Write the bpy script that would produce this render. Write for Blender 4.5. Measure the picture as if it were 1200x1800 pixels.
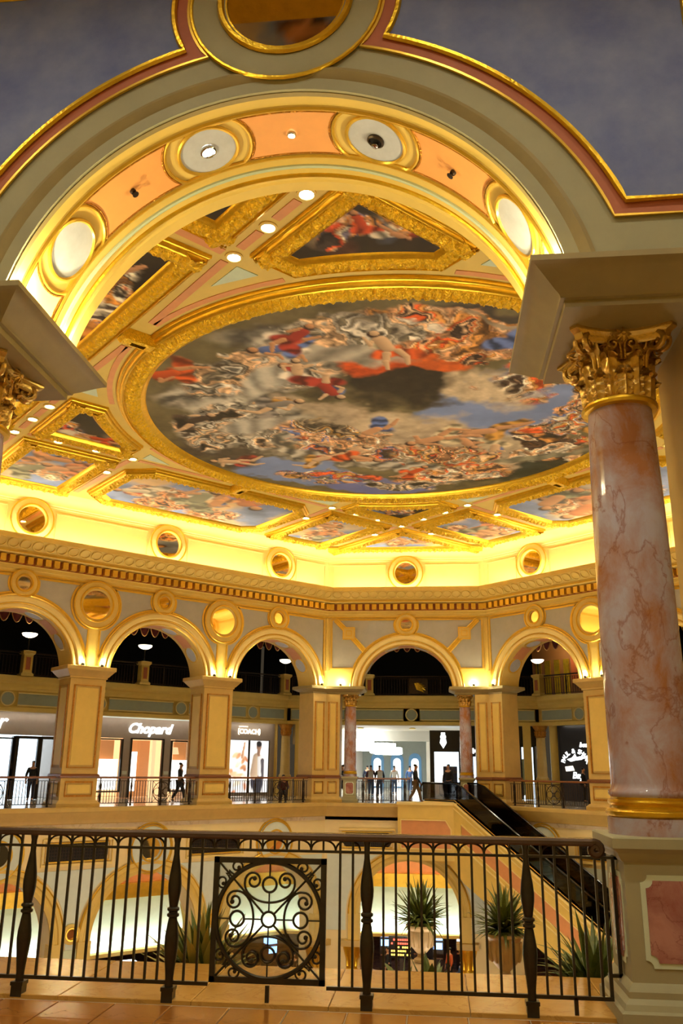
import bpy, bmesh, math, random
import numpy as np
from mathutils import Vector, Matrix
from mathutils.geometry import tessellate_polygon

for _o in list(bpy.data.objects): bpy.data.objects.remove(_o, do_unlink=True)
random.seed(7); RNG = np.random.default_rng(7)
SC = bpy.context.scene
COL = SC.collection
PI = math.pi; S2 = math.sqrt(.5); K22 = math.tan(PI/8)

# ------------------------------------------------------------------ camera
PITCH, ROLL, YAW, CAMX = .2902, .0118, .1067, 1.2665
cam = bpy.data.cameras.new('camera'); cam.sensor_fit = 'VERTICAL'; cam.sensor_height = 36.0
cam.lens = 36.0*1500.03/1800.0; cam.clip_start = .05; cam.clip_end = 400
camo = bpy.data.objects.new('camera', cam); COL.objects.link(camo); SC.camera = camo
_r0 = Vector((math.cos(YAW), math.sin(YAW), 0))
_fw = Vector((-math.sin(YAW)*math.cos(PITCH), math.cos(YAW)*math.cos(PITCH), math.sin(PITCH)))
_u0 = _r0.cross(_fw)
_r = _r0*math.cos(ROLL)+_u0*math.sin(ROLL); _u = -_r0*math.sin(ROLL)+_u0*math.cos(ROLL)
_m = Matrix((_r, _u, -_fw)).transposed().to_4x4(); _m.translation = (CAMX, 0, 1.65)
camo.matrix_world = _m

# ------------------------------------------------------------------ world, exposure
W = bpy.data.worlds.new('hall_air'); SC.world = W; W.use_nodes = True
W.node_tree.nodes['Background'].inputs[0].default_value = (1, .78, .5, 1)
W.node_tree.nodes['Background'].inputs[1].default_value = .05
SC.view_settings.view_transform = 'Standard'; SC.view_settings.look = 'None'
SC.view_settings.gamma = 1.0; SC.view_settings.use_curve_mapping = False
SC.view_settings.exposure = -0.1
COVE_C = (1.0, .89, .58); WARM = (1.0, .86, .48); WARM2 = (1.0, .90, .64)
SC.cycles.max_bounces = 6; SC.cycles.diffuse_bounces = 3; SC.cycles.glossy_bounces = 3; SC.cycles.transmission_bounces = 4; SC.cycles.transparent_max_bounces = 8
SC.cycles.adaptive_threshold = .2; SC.cycles.adaptive_min_samples = 16; SC.cycles.sample_clamp_indirect = 6
COVE_W = 17.0      # watts per metre of cove strip
DOWN_W = 190.0     # ceiling downlights
PIER_W = 75.0      # uplights standing on the pillar tops
FILL_W = 1300.0    # unseen lamps added on the casino floor to light the ceiling
GAL_W = 50.0       # gallery ceiling spots
NEAR_W = 380.0     # unseen lamps added to the near gallery ceiling

# ------------------------------------------------------------------ the hall's plan
CY = 25.56; RS = 17.75; RD = 15.39; HS = 4.01; HD = 9.716; TH = 1.3
ZC = 12.4                       # ceiling plane
WALLS = {'far': (0, RS, HS), 'far_left': (45, RD, HD), 'far_right': (-45, RD, HD), 'left': (90, RS, HS), 'right': (-90, RS, HS),
         'near_left': (135, RD, HD), 'near_right': (-135, RD, HD), 'near': (180, 17.96, HS)}
def wmat(k):
    a, D, L = WALLS[k]; a = math.radians(a)
    return Matrix.Translation((-math.sin(a)*D, CY+math.cos(a)*D, 0)) @ Matrix.Rotation(a, 4, 'Z')
def wpt(k, x, y, z=0): return wmat(k) @ Vector((x, y, z))

# ------------------------------------------------------------------ materials
MATS = {}
def srgb(r, g, b):
    f = lambda c: (c/255/12.92 if c/255 <= .04045 else ((c/255+.055)/1.055)**2.4)
    return (f(r), f(g), f(b), 1)
def mat(name, col, rough=.5, metal=0.0, var=.0, vscale=3.0, bump=.0, bscale=40.0, emit=None, estr=0.0, spec=.5, col2=None, coat=0.0, ndet=4.0):
    m = bpy.data.materials.new(name); m.use_nodes = True; nt = m.node_tree; p = nt.nodes['Principled BSDF']
    c = tuple(col)[:3]+(1,)
    p.inputs['Base Color'].default_value = c; p.inputs['Roughness'].default_value = rough; p.inputs['Metallic'].default_value = metal
    p.inputs['Specular IOR Level'].default_value = spec
    if coat: p.inputs['Coat Weight'].default_value = coat; p.inputs['Coat Roughness'].default_value = .04
    if var or col2 or bump:
        tc = nt.nodes.new('ShaderNodeTexCoord')
    if var or col2:
        n = nt.nodes.new('ShaderNodeTexNoise'); n.inputs['Scale'].default_value = vscale; n.inputs['Detail'].default_value = ndet; n.inputs['Roughness'].default_value = .65
        nt.links.new(tc.outputs['Object'], n.inputs['Vector'])
        r = nt.nodes.new('ShaderNodeValToRGB'); e = r.color_ramp.elements
        e[0].position = .32; e[1].position = .68
        c2 = tuple(col2)[:3]+(1,) if col2 else tuple(min(1, x*(1+var)) for x in c[:3])+(1,)
        e[0].color = tuple(x*(1-var) for x in c[:3])+(1,) if not col2 else c; e[1].color = c2
        nt.links.new(n.outputs['Fac'], r.inputs['Fac']); nt.links.new(r.outputs['Color'], p.inputs['Base Color'])
    if bump:
        b = nt.nodes.new('ShaderNodeBump'); b.inputs['Strength'].default_value = bump; b.inputs['Distance'].default_value = .05
        n2 = nt.nodes.new('ShaderNodeTexNoise'); n2.inputs['Scale'].default_value = bscale; n2.inputs['Detail'].default_value = 3
        nt.links.new(tc.outputs['Object'], n2.inputs['Vector']); nt.links.new(n2.outputs['Fac'], b.inputs['Height']); nt.links.new(b.outputs['Normal'], p.inputs['Normal'])
    if emit:
        p.inputs['Emission Color'].default_value = tuple(emit)[:3]+(1,); p.inputs['Emission Strength'].default_value = estr
    MATS[name] = m; return m
def marble(name, c0, c1, vein, scale=1.6, rough=.12, vw=.06, stretch=(1, 1, 1), rot=(0, 0, 0)):
    m = bpy.data.materials.new(name); m.use_nodes = True; nt = m.node_tree; p = nt.nodes['Principled BSDF']; L = nt.links.new
    tc = nt.nodes.new('ShaderNodeTexCoord'); mp = nt.nodes.new('ShaderNodeMapping'); mp.inputs['Scale'].default_value = stretch; mp.inputs['Rotation'].default_value = rot
    L(tc.outputs['Object'], mp.inputs['Vector'])
    n = nt.nodes.new('ShaderNodeTexNoise'); n.inputs['Scale'].default_value = scale; n.inputs['Detail'].default_value = 8; n.inputs['Roughness'].default_value = .66; n.inputs['Distortion'].default_value = .35
    L(mp.outputs['Vector'], n.inputs['Vector'])
    r = nt.nodes.new('ShaderNodeValToRGB'); e = r.color_ramp.elements; e[0].position = .36; e[1].position = .64; e[0].color = c0; e[1].color = c1
    L(n.outputs['Fac'], r.inputs['Fac'])
    n2 = nt.nodes.new('ShaderNodeTexNoise'); n2.inputs['Scale'].default_value = scale*.9; n2.inputs['Detail'].default_value = 9; n2.inputs['Roughness'].default_value = .58; n2.inputs['Distortion'].default_value = .5
    L(mp.outputs['Vector'], n2.inputs['Vector'])
    s = nt.nodes.new('ShaderNodeMath'); s.operation = 'SUBTRACT'; s.inputs[1].default_value = .5; L(n2.outputs['Fac'], s.inputs[0])
    a = nt.nodes.new('ShaderNodeMath'); a.operation = 'ABSOLUTE'; L(s.outputs[0], a.inputs[0])
    r2 = nt.nodes.new('ShaderNodeValToRGB'); e = r2.color_ramp.elements; e[0].position = 0; e[1].position = vw; e[0].color = (.6, .6, .6, 1); e[1].color = (0, 0, 0, 1)
    L(a.outputs[0], r2.inputs['Fac'])
    mx = nt.nodes.new('ShaderNodeMix'); mx.data_type = 'RGBA'; L(r2.outputs['Color'], mx.inputs['Factor']); L(r.outputs['Color'], mx.inputs[6]); mx.inputs[7].default_value = vein
    L(mx.outputs[2], p.inputs['Base Color']); p.inputs['Roughness'].default_value = rough; p.inputs['Specular IOR Level'].default_value = .5
    MATS[name] = m; return m
mat('cream', srgb(220, 190, 100), .55, var=.06, vscale=1.5)
mat('cream_light', srgb(234, 210, 136), .55, var=.04, vscale=1.2)
mat('ceiling_cream', srgb(212, 184, 92), .55, var=.05, vscale=1.2)
mat('pale_cream', srgb(232, 214, 162), .55, var=.04, vscale=1.2)
mat('tan_stone', srgb(200, 170, 98), .5, var=.07, vscale=2.5)
mat('tan_block', srgb(152, 136, 90), .5, var=.08, vscale=3)
mat('gold', srgb(222, 180, 48), .3, .85, var=.12, vscale=6, bump=.12, bscale=30)
mat('gold_trim', srgb(222, 180, 64), .32, .6, var=.08, vscale=5)
mat('gold_leaf', srgb(228, 186, 44), .34, .8, var=.22, vscale=14, bump=.9, bscale=26)
mat('gold_dark', srgb(186, 128, 46), .35, .75, var=.25, vscale=10, bump=.6, bscale=30)
mat('old_gold', srgb(216, 180, 96), .27, .85, var=.15, vscale=14, bump=.12, bscale=60)
mat('grey_panel', srgb(172, 170, 164), .4, var=.06, vscale=2)
mat('grey_stone', srgb(162, 158, 126), .6, var=.05, vscale=2.5)
mat('blue_plaster', srgb(94, 108, 168), .7, col2=srgb(128, 140, 186), vscale=1.6, ndet=8)
mat('pink_plaster', srgb(178, 100, 66), .6, var=.08, vscale=3)
mat('pink_inlay', srgb(212, 146, 92), .5, var=.06, vscale=3)
mat('orange_inlay', srgb(238, 168, 96), .5, var=.05, vscale=3)
mat('green_inlay', srgb(190, 205, 178), .5, var=.05, vscale=3)
mat('pale_green', srgb(206, 220, 196), .5, var=.04)
mat('pale_blue', srgb(206, 218, 212), .5, var=.04)
mat('grey_green', srgb(150, 158, 140), .5, var=.05)
mat('disc_grey', srgb(186, 190, 200), .5, var=.07, vscale=7)
mat('mirror', srgb(236, 208, 150), .03, 1.0)
mat('near_mirror', srgb(190, 170, 140), .03, 1.0)
mat('dentil_gap', srgb(150, 80, 30), .6)
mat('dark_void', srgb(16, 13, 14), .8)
mat('dark_metal', srgb(58, 46, 36), .38, .6, var=.2, vscale=9)
mat('bronze', srgb(64, 60, 50), .33, .75, var=.18, vscale=7)
mat('rail_cap', srgb(86, 68, 54), .26, .55, var=.15, vscale=6)
mat('wood_rail', srgb(120, 70, 34), .35)
mat('red_drape', srgb(110, 34, 26), .75, var=.25, vscale=8)
mat('fringe', srgb(206, 150, 84), .5, .3)
mat('black_paint', srgb(14, 14, 20), .35)
mat('black_gloss', srgb(10, 9, 9), .12)
mat('grey_facade', srgb(172, 160, 150), .6, var=.05)
mat('shop_frame', srgb(26, 20, 18), .4)
mat('shop_white', srgb(240, 238, 232), .5, emit=(1, .96, .88), estr=2.2)  # shop surfaces glow in place of interior lamps, this and the next ones
mat('shop_warm', srgb(235, 190, 130), .5, emit=(1, .66, .34), estr=1.2)
mat('shop_cool', srgb(215, 228, 236), .5, emit=(.82, .93, 1), estr=1.9)
mat('shop_wood', srgb(186, 112, 52), .4, emit=(1, .5, .18), estr=.35)  # wood with a weak glow put in for shop light
mat('sign_white', srgb(250, 250, 250), .5, emit=(.95, 1, .98), estr=2.2)
mat('sign_warm', srgb(250, 240, 220), .5, emit=(1, .9, .7), estr=2.6)
mat('sign_halo', srgb(190, 196, 186), .5, emit=(.85, 1, .95), estr=.35)
mat('lamp_lens', srgb(255, 250, 240), .5, emit=(1, .97, .9), estr=28)
mat('lamp_bowl', srgb(255, 245, 225), .4, emit=(1, .86, .62), estr=5)
mat('chandelier_glow', srgb(255, 255, 255), .4, emit=(.96, 1, .98), estr=6)
mat('white_glow_wall', srgb(240, 246, 240), .5, emit=(.93, 1, .94), estr=1.6)
mat('mall_white', srgb(232, 228, 215), .5)
mat('blue_door', srgb(70, 120, 160), .4, emit=(.3, .6, .9), estr=.25)  # doors given a weak glow of their own
mat('chrome', srgb(210, 210, 205), .12, 1.0)
mat('skin', srgb(196, 146, 112), .5); mat('skin_dark', srgb(140, 96, 70), .5)
mat('hair_black', srgb(18, 15, 14), .5); mat('cloth_black', srgb(20, 20, 24), .7); mat('cloth_white', srgb(220, 216, 208), .7)
mat('cloth_navy', srgb(36, 44, 70), .7); mat('cloth_maroon', srgb(84, 32, 36), .7); mat('cloth_jeans', srgb(62, 84, 120), .7)
mat('cloth_tan', srgb(120, 96, 68), .7); mat('cloth_grey', srgb(120, 120, 124), .7); mat('cloth_blue', srgb(70, 104, 160), .7); mat('cloth_orange', srgb(206, 98, 44), .7)
mat('leaf_green', srgb(74, 94, 42), .45, col2=srgb(128, 140, 70), vscale=6)
mat('leaf_edge', srgb(190, 176, 100), .5)
mat('urn_stone', srgb(206, 182, 142), .4, var=.1, vscale=4)
mat('screen_blue', srgb(40, 80, 160), .3, emit=(.25, .5, 1), estr=4)
mat('screen_white', srgb(200, 220, 255), .3, emit=(.75, .88, 1), estr=4)
mat('led_red', srgb(220, 30, 20), .3, emit=(1, .08, .04), estr=4); mat('led_yellow', srgb(230, 180, 40), .3, emit=(1, .66, .1), estr=3)
mat('casino_carpet', srgb(120, 66, 46), .9, col2=srgb(170, 110, 70), vscale=2)
mat('machine_body', srgb(60, 40, 44), .3); mat('chair_red', srgb(90, 30, 34), .6); mat('chair_blue', srgb(40, 70, 130), .6)
mat('door_wood', srgb(150, 96, 50), .4)
mat('escalator_step', srgb(50, 50, 54), .35, .6); mat('brushed_gold', srgb(214, 180, 110), .22, .9)
marble('marble_pink', srgb(168, 114, 80), srgb(182, 178, 198), srgb(140, 84, 58), 1.9, .08, .02, (1.5, 1.5, .9), (.7, .5, 0))
marble('marble_rose', srgb(150, 90, 84), srgb(182, 132, 122), srgb(118, 58, 58), 3.5, .12, .012)
marble('floor_marble', srgb(150, 94, 38), srgb(168, 112, 50), srgb(128, 78, 32), 1.2, .14, .006)
marble('ledge_marble', srgb(186, 140, 66), srgb(198, 154, 80), srgb(164, 116, 52), 3.0, .2, .02)
marble('gallery_floor', srgb(196, 178, 150), srgb(216, 204, 184), srgb(170, 150, 120), .8, .12, .02)
def glassmat(name, col, alpha, rough=.02):
    m = bpy.data.materials.new(name); m.use_nodes = True; nt = m.node_tree; nt.nodes.remove(nt.nodes['Principled BSDF'])
    o = nt.nodes['Material Output']; t = nt.nodes.new('ShaderNodeBsdfTransparent'); t.inputs[0].default_value = tuple(col)[:3]+(1,)
    g = nt.nodes.new('ShaderNodeBsdfGlossy'); g.inputs['Roughness'].default_value = rough
    x = nt.nodes.new('ShaderNodeMixShader'); x.inputs[0].default_value = alpha
    nt.links.new(t.outputs[0], x.inputs[1]); nt.links.new(g.outputs[0], x.inputs[2]); nt.links.new(x.outputs[0], o.inputs[0]); MATS[name] = m
glassmat('glass_clear', (.95, .97, .96), .15); glassmat('glass_dark', (.30, .26, .22), .06); glassmat('glass_shop', (.96, .98, 1), .06)
def paintmat(name):
    m = bpy.data.materials.new(name); m.use_nodes = True; nt = m.node_tree; p = nt.nodes['Principled BSDF']
    a = nt.nodes.new('ShaderNodeAttribute'); a.attribute_name = 'paint'; nt.links.new(a.outputs['Color'], p.inputs['Base Color'])
    p.inputs['Roughness'].default_value = .6; p.inputs['Specular IOR Level'].default_value = .25; MATS[name] = m
paintmat('fresco')

# ------------------------------------------------------------------ mesh helpers
class MB:
    def __init__(s): s.v = []; s.f = []
    def add(s, v, f):
        n = len(s.v); s.v += [tuple(p) for p in v]; s.f += [tuple(i+n for i in q) for q in f]; return s
    def box(s, x0, x1, y0, y1, z0, z1):
        return s.add([(x0, y0, z0), (x1, y0, z0), (x1, y1, z0), (x0, y1, z0), (x0, y0, z1), (x1, y0, z1), (x1, y1, z1), (x0, y1, z1)],
                     [(0, 3, 2, 1), (4, 5, 6, 7), (0, 1, 5, 4), (1, 2, 6, 5), (2, 3, 7, 6), (3, 0, 4, 7)])
    def prism(s, poly, a0, a1, axis='y', holes=()):
        # 2D polygon (u,w) extruded along axis: y -> (u,a,w); z -> (u,w,a); x -> (a,u,w)
        loops = [list(poly)]+[list(h) for h in holes]; flat = [p for l in loops for p in l]
        tri = tessellate_polygon([[Vector((p[0], p[1], 0)) for p in l] for l in loops])
        mk = {'y': lambda p, a: (p[0], a, p[1]), 'z': lambda p, a: (p[0], p[1], a), 'x': lambda p, a: (a, p[0], p[1])}[axis]
        n = len(flat); v = [mk(p, a0) for p in flat]+[mk(p, a1) for p in flat]
        f = [tuple(t) for t in tri]+[tuple(i+n for i in reversed(t)) for t in tri]
        o = 0
        for l in loops:
            k = len(l)
            for i in range(k):
                j = (i+1) % k; f.append((o+i, o+j, o+j+n, o+i+n))
            o += k
        return s.add(v, f)
    def lathe(s, prof, n=24, c=(0, 0, 0), axis='z', a0=0, a1=2*PI, caps=True):
        full = abs(a1-a0-2*PI) < 1e-6; m = n if full else n+1; v = []
        for r, h in prof:
            for i in range(m):
                t = a0+(a1-a0)*i/n; x, y = r*math.cos(t), r*math.sin(t)
                v.append((c[0]+x, c[1]+y, c[2]+h) if axis == 'z' else (c[0]+x, c[1]+h, c[2]+y) if axis == 'y' else (c[0]+h, c[1]+x, c[2]+y))
        f = []
        for k in range(len(prof)-1):
            for i in range(n):
                j = (i+1) % m; f.append((k*m+i, k*m+j, (k+1)*m+j, (k+1)*m+i))
        if full and caps:
            if prof[0][0] > 1e-5: f.append(tuple(reversed(range(m))))
            if prof[-1][0] > 1e-5: f.append(tuple((len(prof)-1)*m+i for i in range(m)))
        return s.add(v, f)
    def tube(s, pts, r, n=6, closed=False, up=None):
        P = [Vector(p) for p in pts]; k = len(P); v = []; f = []; prev = None
        rr = r if isinstance(r, (list, tuple)) else [r]*k
        for i in range(k):
            a = P[(i-1) % k] if (closed or i > 0) else P[i]; b = P[(i+1) % k] if (closed or i < k-1) else P[i]
            t = (b-a).normalized() if (b-a).length > 1e-9 else Vector((0, 0, 1))
            if prev is None:
                u = Vector((0, 0, 1)) if abs(t.z) < .9 else Vector((0, 1, 0))
                if up: u = Vector(up)
            else: u = prev
            u = (u-t*u.dot(t)); u = u.normalized() if u.length > 1e-6 else t.orthogonal().normalized(); prev = u; w = t.cross(u)
            for q in range(n):
                an = 2*PI*(q+.5)/n; v.append(P[i]+(u*math.cos(an)+w*math.sin(an))*rr[i])
        for i in range(k if closed else k-1):
            j = (i+1) % k
            for q in range(n): f.append((i*n+q, i*n+(q+1) % n, j*n+(q+1) % n, j*n+q))
        if not closed: f += [tuple(reversed(range(n))), tuple((k-1)*n+q for q in range(n))]
        return s.add(v, f)
    def torus(s, R, rt, c=(0, 0, 0), axis='y', n=24, m=6):
        return s.lathe([(R+rt*math.cos(2*PI*i/m), rt*math.sin(2*PI*i/m)) for i in range(m+1)], n, c, axis, caps=False)
    def sweep_arc(s, prof, cx, cz, a0, a1, n=32):
        # profile (r, y) swept round an axis along y
        m = len(prof); v = []
        for i in range(n+1):
            t = a0+(a1-a0)*i/n
            for r, y in prof: v.append((cx+r*math.cos(t), y, cz+r*math.sin(t)))
        f = [(i*m+k, i*m+k+1, (i+1)*m+k+1, (i+1)*m+k) for i in range(n) for k in range(m-1)]
        return s.add(v, f)
    def rings(s, rings, closed=True):
        m = len(rings[0]); v = [p for r in rings for p in r]; f = []
        for k in range(len(rings)-1):
            for i in range(m if closed else m-1):
                j = (i+1) % m; f.append((k*m+i, k*m+j, (k+1)*m+j, (k+1)*m+i))
        return s.add(v, f)
    def mesh(s, name, material, smooth=35):
        me = bpy.data.meshes.new(name); me.from_pydata(s.v, [], s.f)
        bm = bmesh.new(); bm.from_mesh(me); bmesh.ops.recalc_face_normals(bm, faces=bm.faces); bm.to_mesh(me); bm.free()
        if smooth:
            me.shade_smooth(); me.set_sharp_from_angle(angle=math.radians(smooth))
        if material: me.materials.append(MATS[material])
        return me
    def part(s, name, material, parent=None, loc=None, smooth=35, label=None, kind=None):
        return inst(s.mesh(name, material, smooth), name, parent, loc, label=label, kind=kind)
def inst(me, name, parent=None, loc=None, rot=None, scale=None, label=None, kind=None):
    o = bpy.data.objects.new(name, me); COL.objects.link(o)
    if parent: o.parent = parent
    if loc is not None: o.location = loc
    if rot is not None: o.rotation_euler = rot
    if scale is not None: o.scale = scale
    if label: o['label'] = label
    if kind: o['kind'] = kind
    return o
def tag(o, label, cat, group=None, kind=None):
    o['label'] = label; o['category'] = cat
    if group: o['group'] = group
    if kind: o['kind'] = kind
    return o
def root(name, label, cat, loc=(0, 0, 0), rz=0, group=None, kind=None, m=None):
    o = bpy.data.objects.new(name, None); COL.objects.link(o); o.empty_display_size = .2
    if m is not None: o.matrix_world = m
    else: o.location = loc; o.rotation_euler = (0, 0, rz)
    return tag(o, label, cat, group, kind)
def struct(name, label, m=None):
    o = bpy.data.objects.new(name, None); COL.objects.link(o)
    if m is not None: o.matrix_world = m
    o['label'] = label; o['kind'] = 'structure'; return o
def copy_tree(o, parent=None):
    c = o.copy(); COL.objects.link(c)
    if parent: c.parent = parent
    for ch in list(o.children): copy_tree(ch, c)
    return c
def arc(cx, cz, r, a0, a1, n=16): return [(cx+r*math.cos(a0+(a1-a0)*i/n), cz+r*math.sin(a0+(a1-a0)*i/n)) for i in range(n+1)]
def circ(cx, cz, r, n=24): return [(cx+r*math.cos(2*PI*i/n), cz+r*math.sin(2*PI*i/n)) for i in range(n)]
def rect(x0, x1, z0, z1): return [(x0, z0), (x1, z0), (x1, z1), (x0, z1)]
def tube2(poly, y, r, closed=True, n=4): return [(p[0], y, p[1]) for p in poly], r, n, closed
def outline(poly, y, r, n=4): return MB().tube([(p[0], y, p[1]) for p in poly], r, n, True, up=(0, 1, 0))
def lamp(name, kind, loc, power, color, parent=None, rot=None, size=.1, spot=None, blend=.5, sy=None):
    l = bpy.data.lights.new(name, kind); l.energy = power; l.color = color
    if kind == 'AREA':
        l.shape = 'RECTANGLE' if sy else 'SQUARE'; l.size = size
        if sy: l.size_y = sy
    else: l.shadow_soft_size = size
    if spot: l.spot_size = spot; l.spot_blend = blend
    o = bpy.data.objects.new(name, l); COL.objects.link(o)
    if parent: o.parent = parent
    o.location = loc
    if rot is not None: o.rotation_euler = rot
    return o
# ================================================================== the hall walls
ZS = 5.52; AZ = 5.3; AR = 2.3; AO = 2.85     # arch springing block top, arch centre, inner and outer radius
LZ = -4.9; LR = 2.35; LO = 2.85; ZL = -9.1   # arches of the storey below
ARCH_X = {'far': [0.0], 'far_left': [6.61, .37, -5.87], 'far_right': [-6.61, -.37, 5.87], 'left': [0.0], 'right': [0.0], 'near_left': [-6.48, 0, 6.48], 'near_right': [-6.48, 0, 6.48], 'near': [0.0]}
def notched(L, z0, z1, xs, cz, r, n=20):
    # wall outline with round-headed openings cut from the bottom edge
    p = [(-L, z1), (-L, z0)]
    for x in sorted(xs):
        if z0 < cz: p += [(x-r, z0)]; a = 0.0
        else: a = math.asin(min(1, (z0-cz)/r))
        p += arc(x, cz, r, PI-a, a, n)
        if z0 < cz: p += [(x+r, z0)]
    return p+[(L, z0), (L, z1)]
def ccx(c1, r1, c2, r2):
    # both meeting points of two circles
    d = math.hypot(c2[0]-c1[0], c2[1]-c1[1]); a = (r1*r1-r2*r2+d*d)/2/d; h = math.sqrt(max(0, r1*r1-a*a))
    ux, uz = (c2[0]-c1[0])/d, (c2[1]-c1[1])/d; mx, mz = c1[0]+a*ux, c1[1]+a*uz
    return (mx-h*uz, mz+h*ux), (mx+h*uz, mz-h*ux)
def ang(c, p): return math.atan2(p[1]-c[1], p[0]-c[0])
def arc_to(c, r, p0, p1, ccw, n=14):
    a0, a1 = ang(c, p0), ang(c, p1)
    if ccw and a1 < a0: a1 += 2*PI
    if not ccw and a1 > a0: a1 -= 2*PI
    return arc(c[0], c[1], r, a0, a1, n)
def extr(prof, L, closed=False):
    # profile (d inward, z) drawn along the wall with mitred ends
    mb = MB(); n = len(prof); v = []
    for sgn in (-1, 1): v += [(sgn*(L-d*K22), -d, z) for d, z in prof]
    f = [(i, i+1, n+i+1, n+i) for i in range(n-1)]
    if closed: f.append((n-1, 0, n, 2*n-1))
    return mb.add(v, f)
def medallion(par, x, z, ro, rm, rr, y=0.0, name='medallion', face='cream', mirr='mirror', depth=.12, lab=None):
    m = MB().lathe([(ro, .02), (ro, -depth*.8), (ro-.05, -depth), (rm+.07, -depth), (rm, -depth*1.3), (rm-.06, -depth), (rr, -depth*.4)], 36, (0, 0, 0), 'y', caps=False).part(name, face, par, (x, y, z), label=lab)
    MB().torus(ro-.03, .035, (0, -depth, 0), n=36).torus(rm, .045, (0, -depth*1.2, 0), n=36).part('rim', 'gold_trim', m)
    MB().prism(circ(0, 0, rr+.01, 32), -depth*.45, -depth*.3).part('mirror', mirr, m, smooth=0)
    return m
dent_me = MB().box(-.11, .11, -.22, 0, -.14, .14).mesh('dentil', 'gold_trim', 0)
ring_me = MB().torus(.21, .032, n=16, m=5).mesh('scroll', 'cream', 60)
disc_me = MB().lathe([(.44, 0), (.44, -.03), (.36, -.04), (.34, -.02)], 24, axis='z', caps=False).mesh('coffer_ring', 'gold_trim')
disc2_me = MB().lathe([(0.0, -.025), (.35, -.025)], 24, caps=False).mesh('coffer_disc', 'disc_grey')
CORN = [(0, 8.98), (.05, 9.0), (.05, 9.12), (.1, 9.15), (.1, 9.27), (.15, 9.3), (.15, 9.66), (.42, 9.69), (.46, 9.74), (.46, 9.86), (.55, 9.9), (.8, 10.16), (.88, 10.2), (.88, 10.36), (.84, 10.41), (.78, 10.41), (.76, 10.26), (0, 10.2)]
COVE = [(0, 10.2), (0, 11.92), (.05, 11.94), (.05, 12.0), (.09, 12.03), (.1, 12.12), (.2, 12.25), (.38, 12.34), (.6, 12.39), (.9, 12.41)]
EDGE = [(.0, .0), (.3, .0), (.35, -.03), (.35, -.16), (.3, -.22), (.27, -.34), (.16, -.46), (.12, -.6), (.05, -.64), (.05, -.78), (0, -.8)]
roots = {}
NICE = {'far': 'far', 'far_left': 'far left', 'far_right': 'far right', 'left': 'left', 'right': 'right', 'near_left': 'near left', 'near_right': 'near right', 'near': 'near'}
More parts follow.
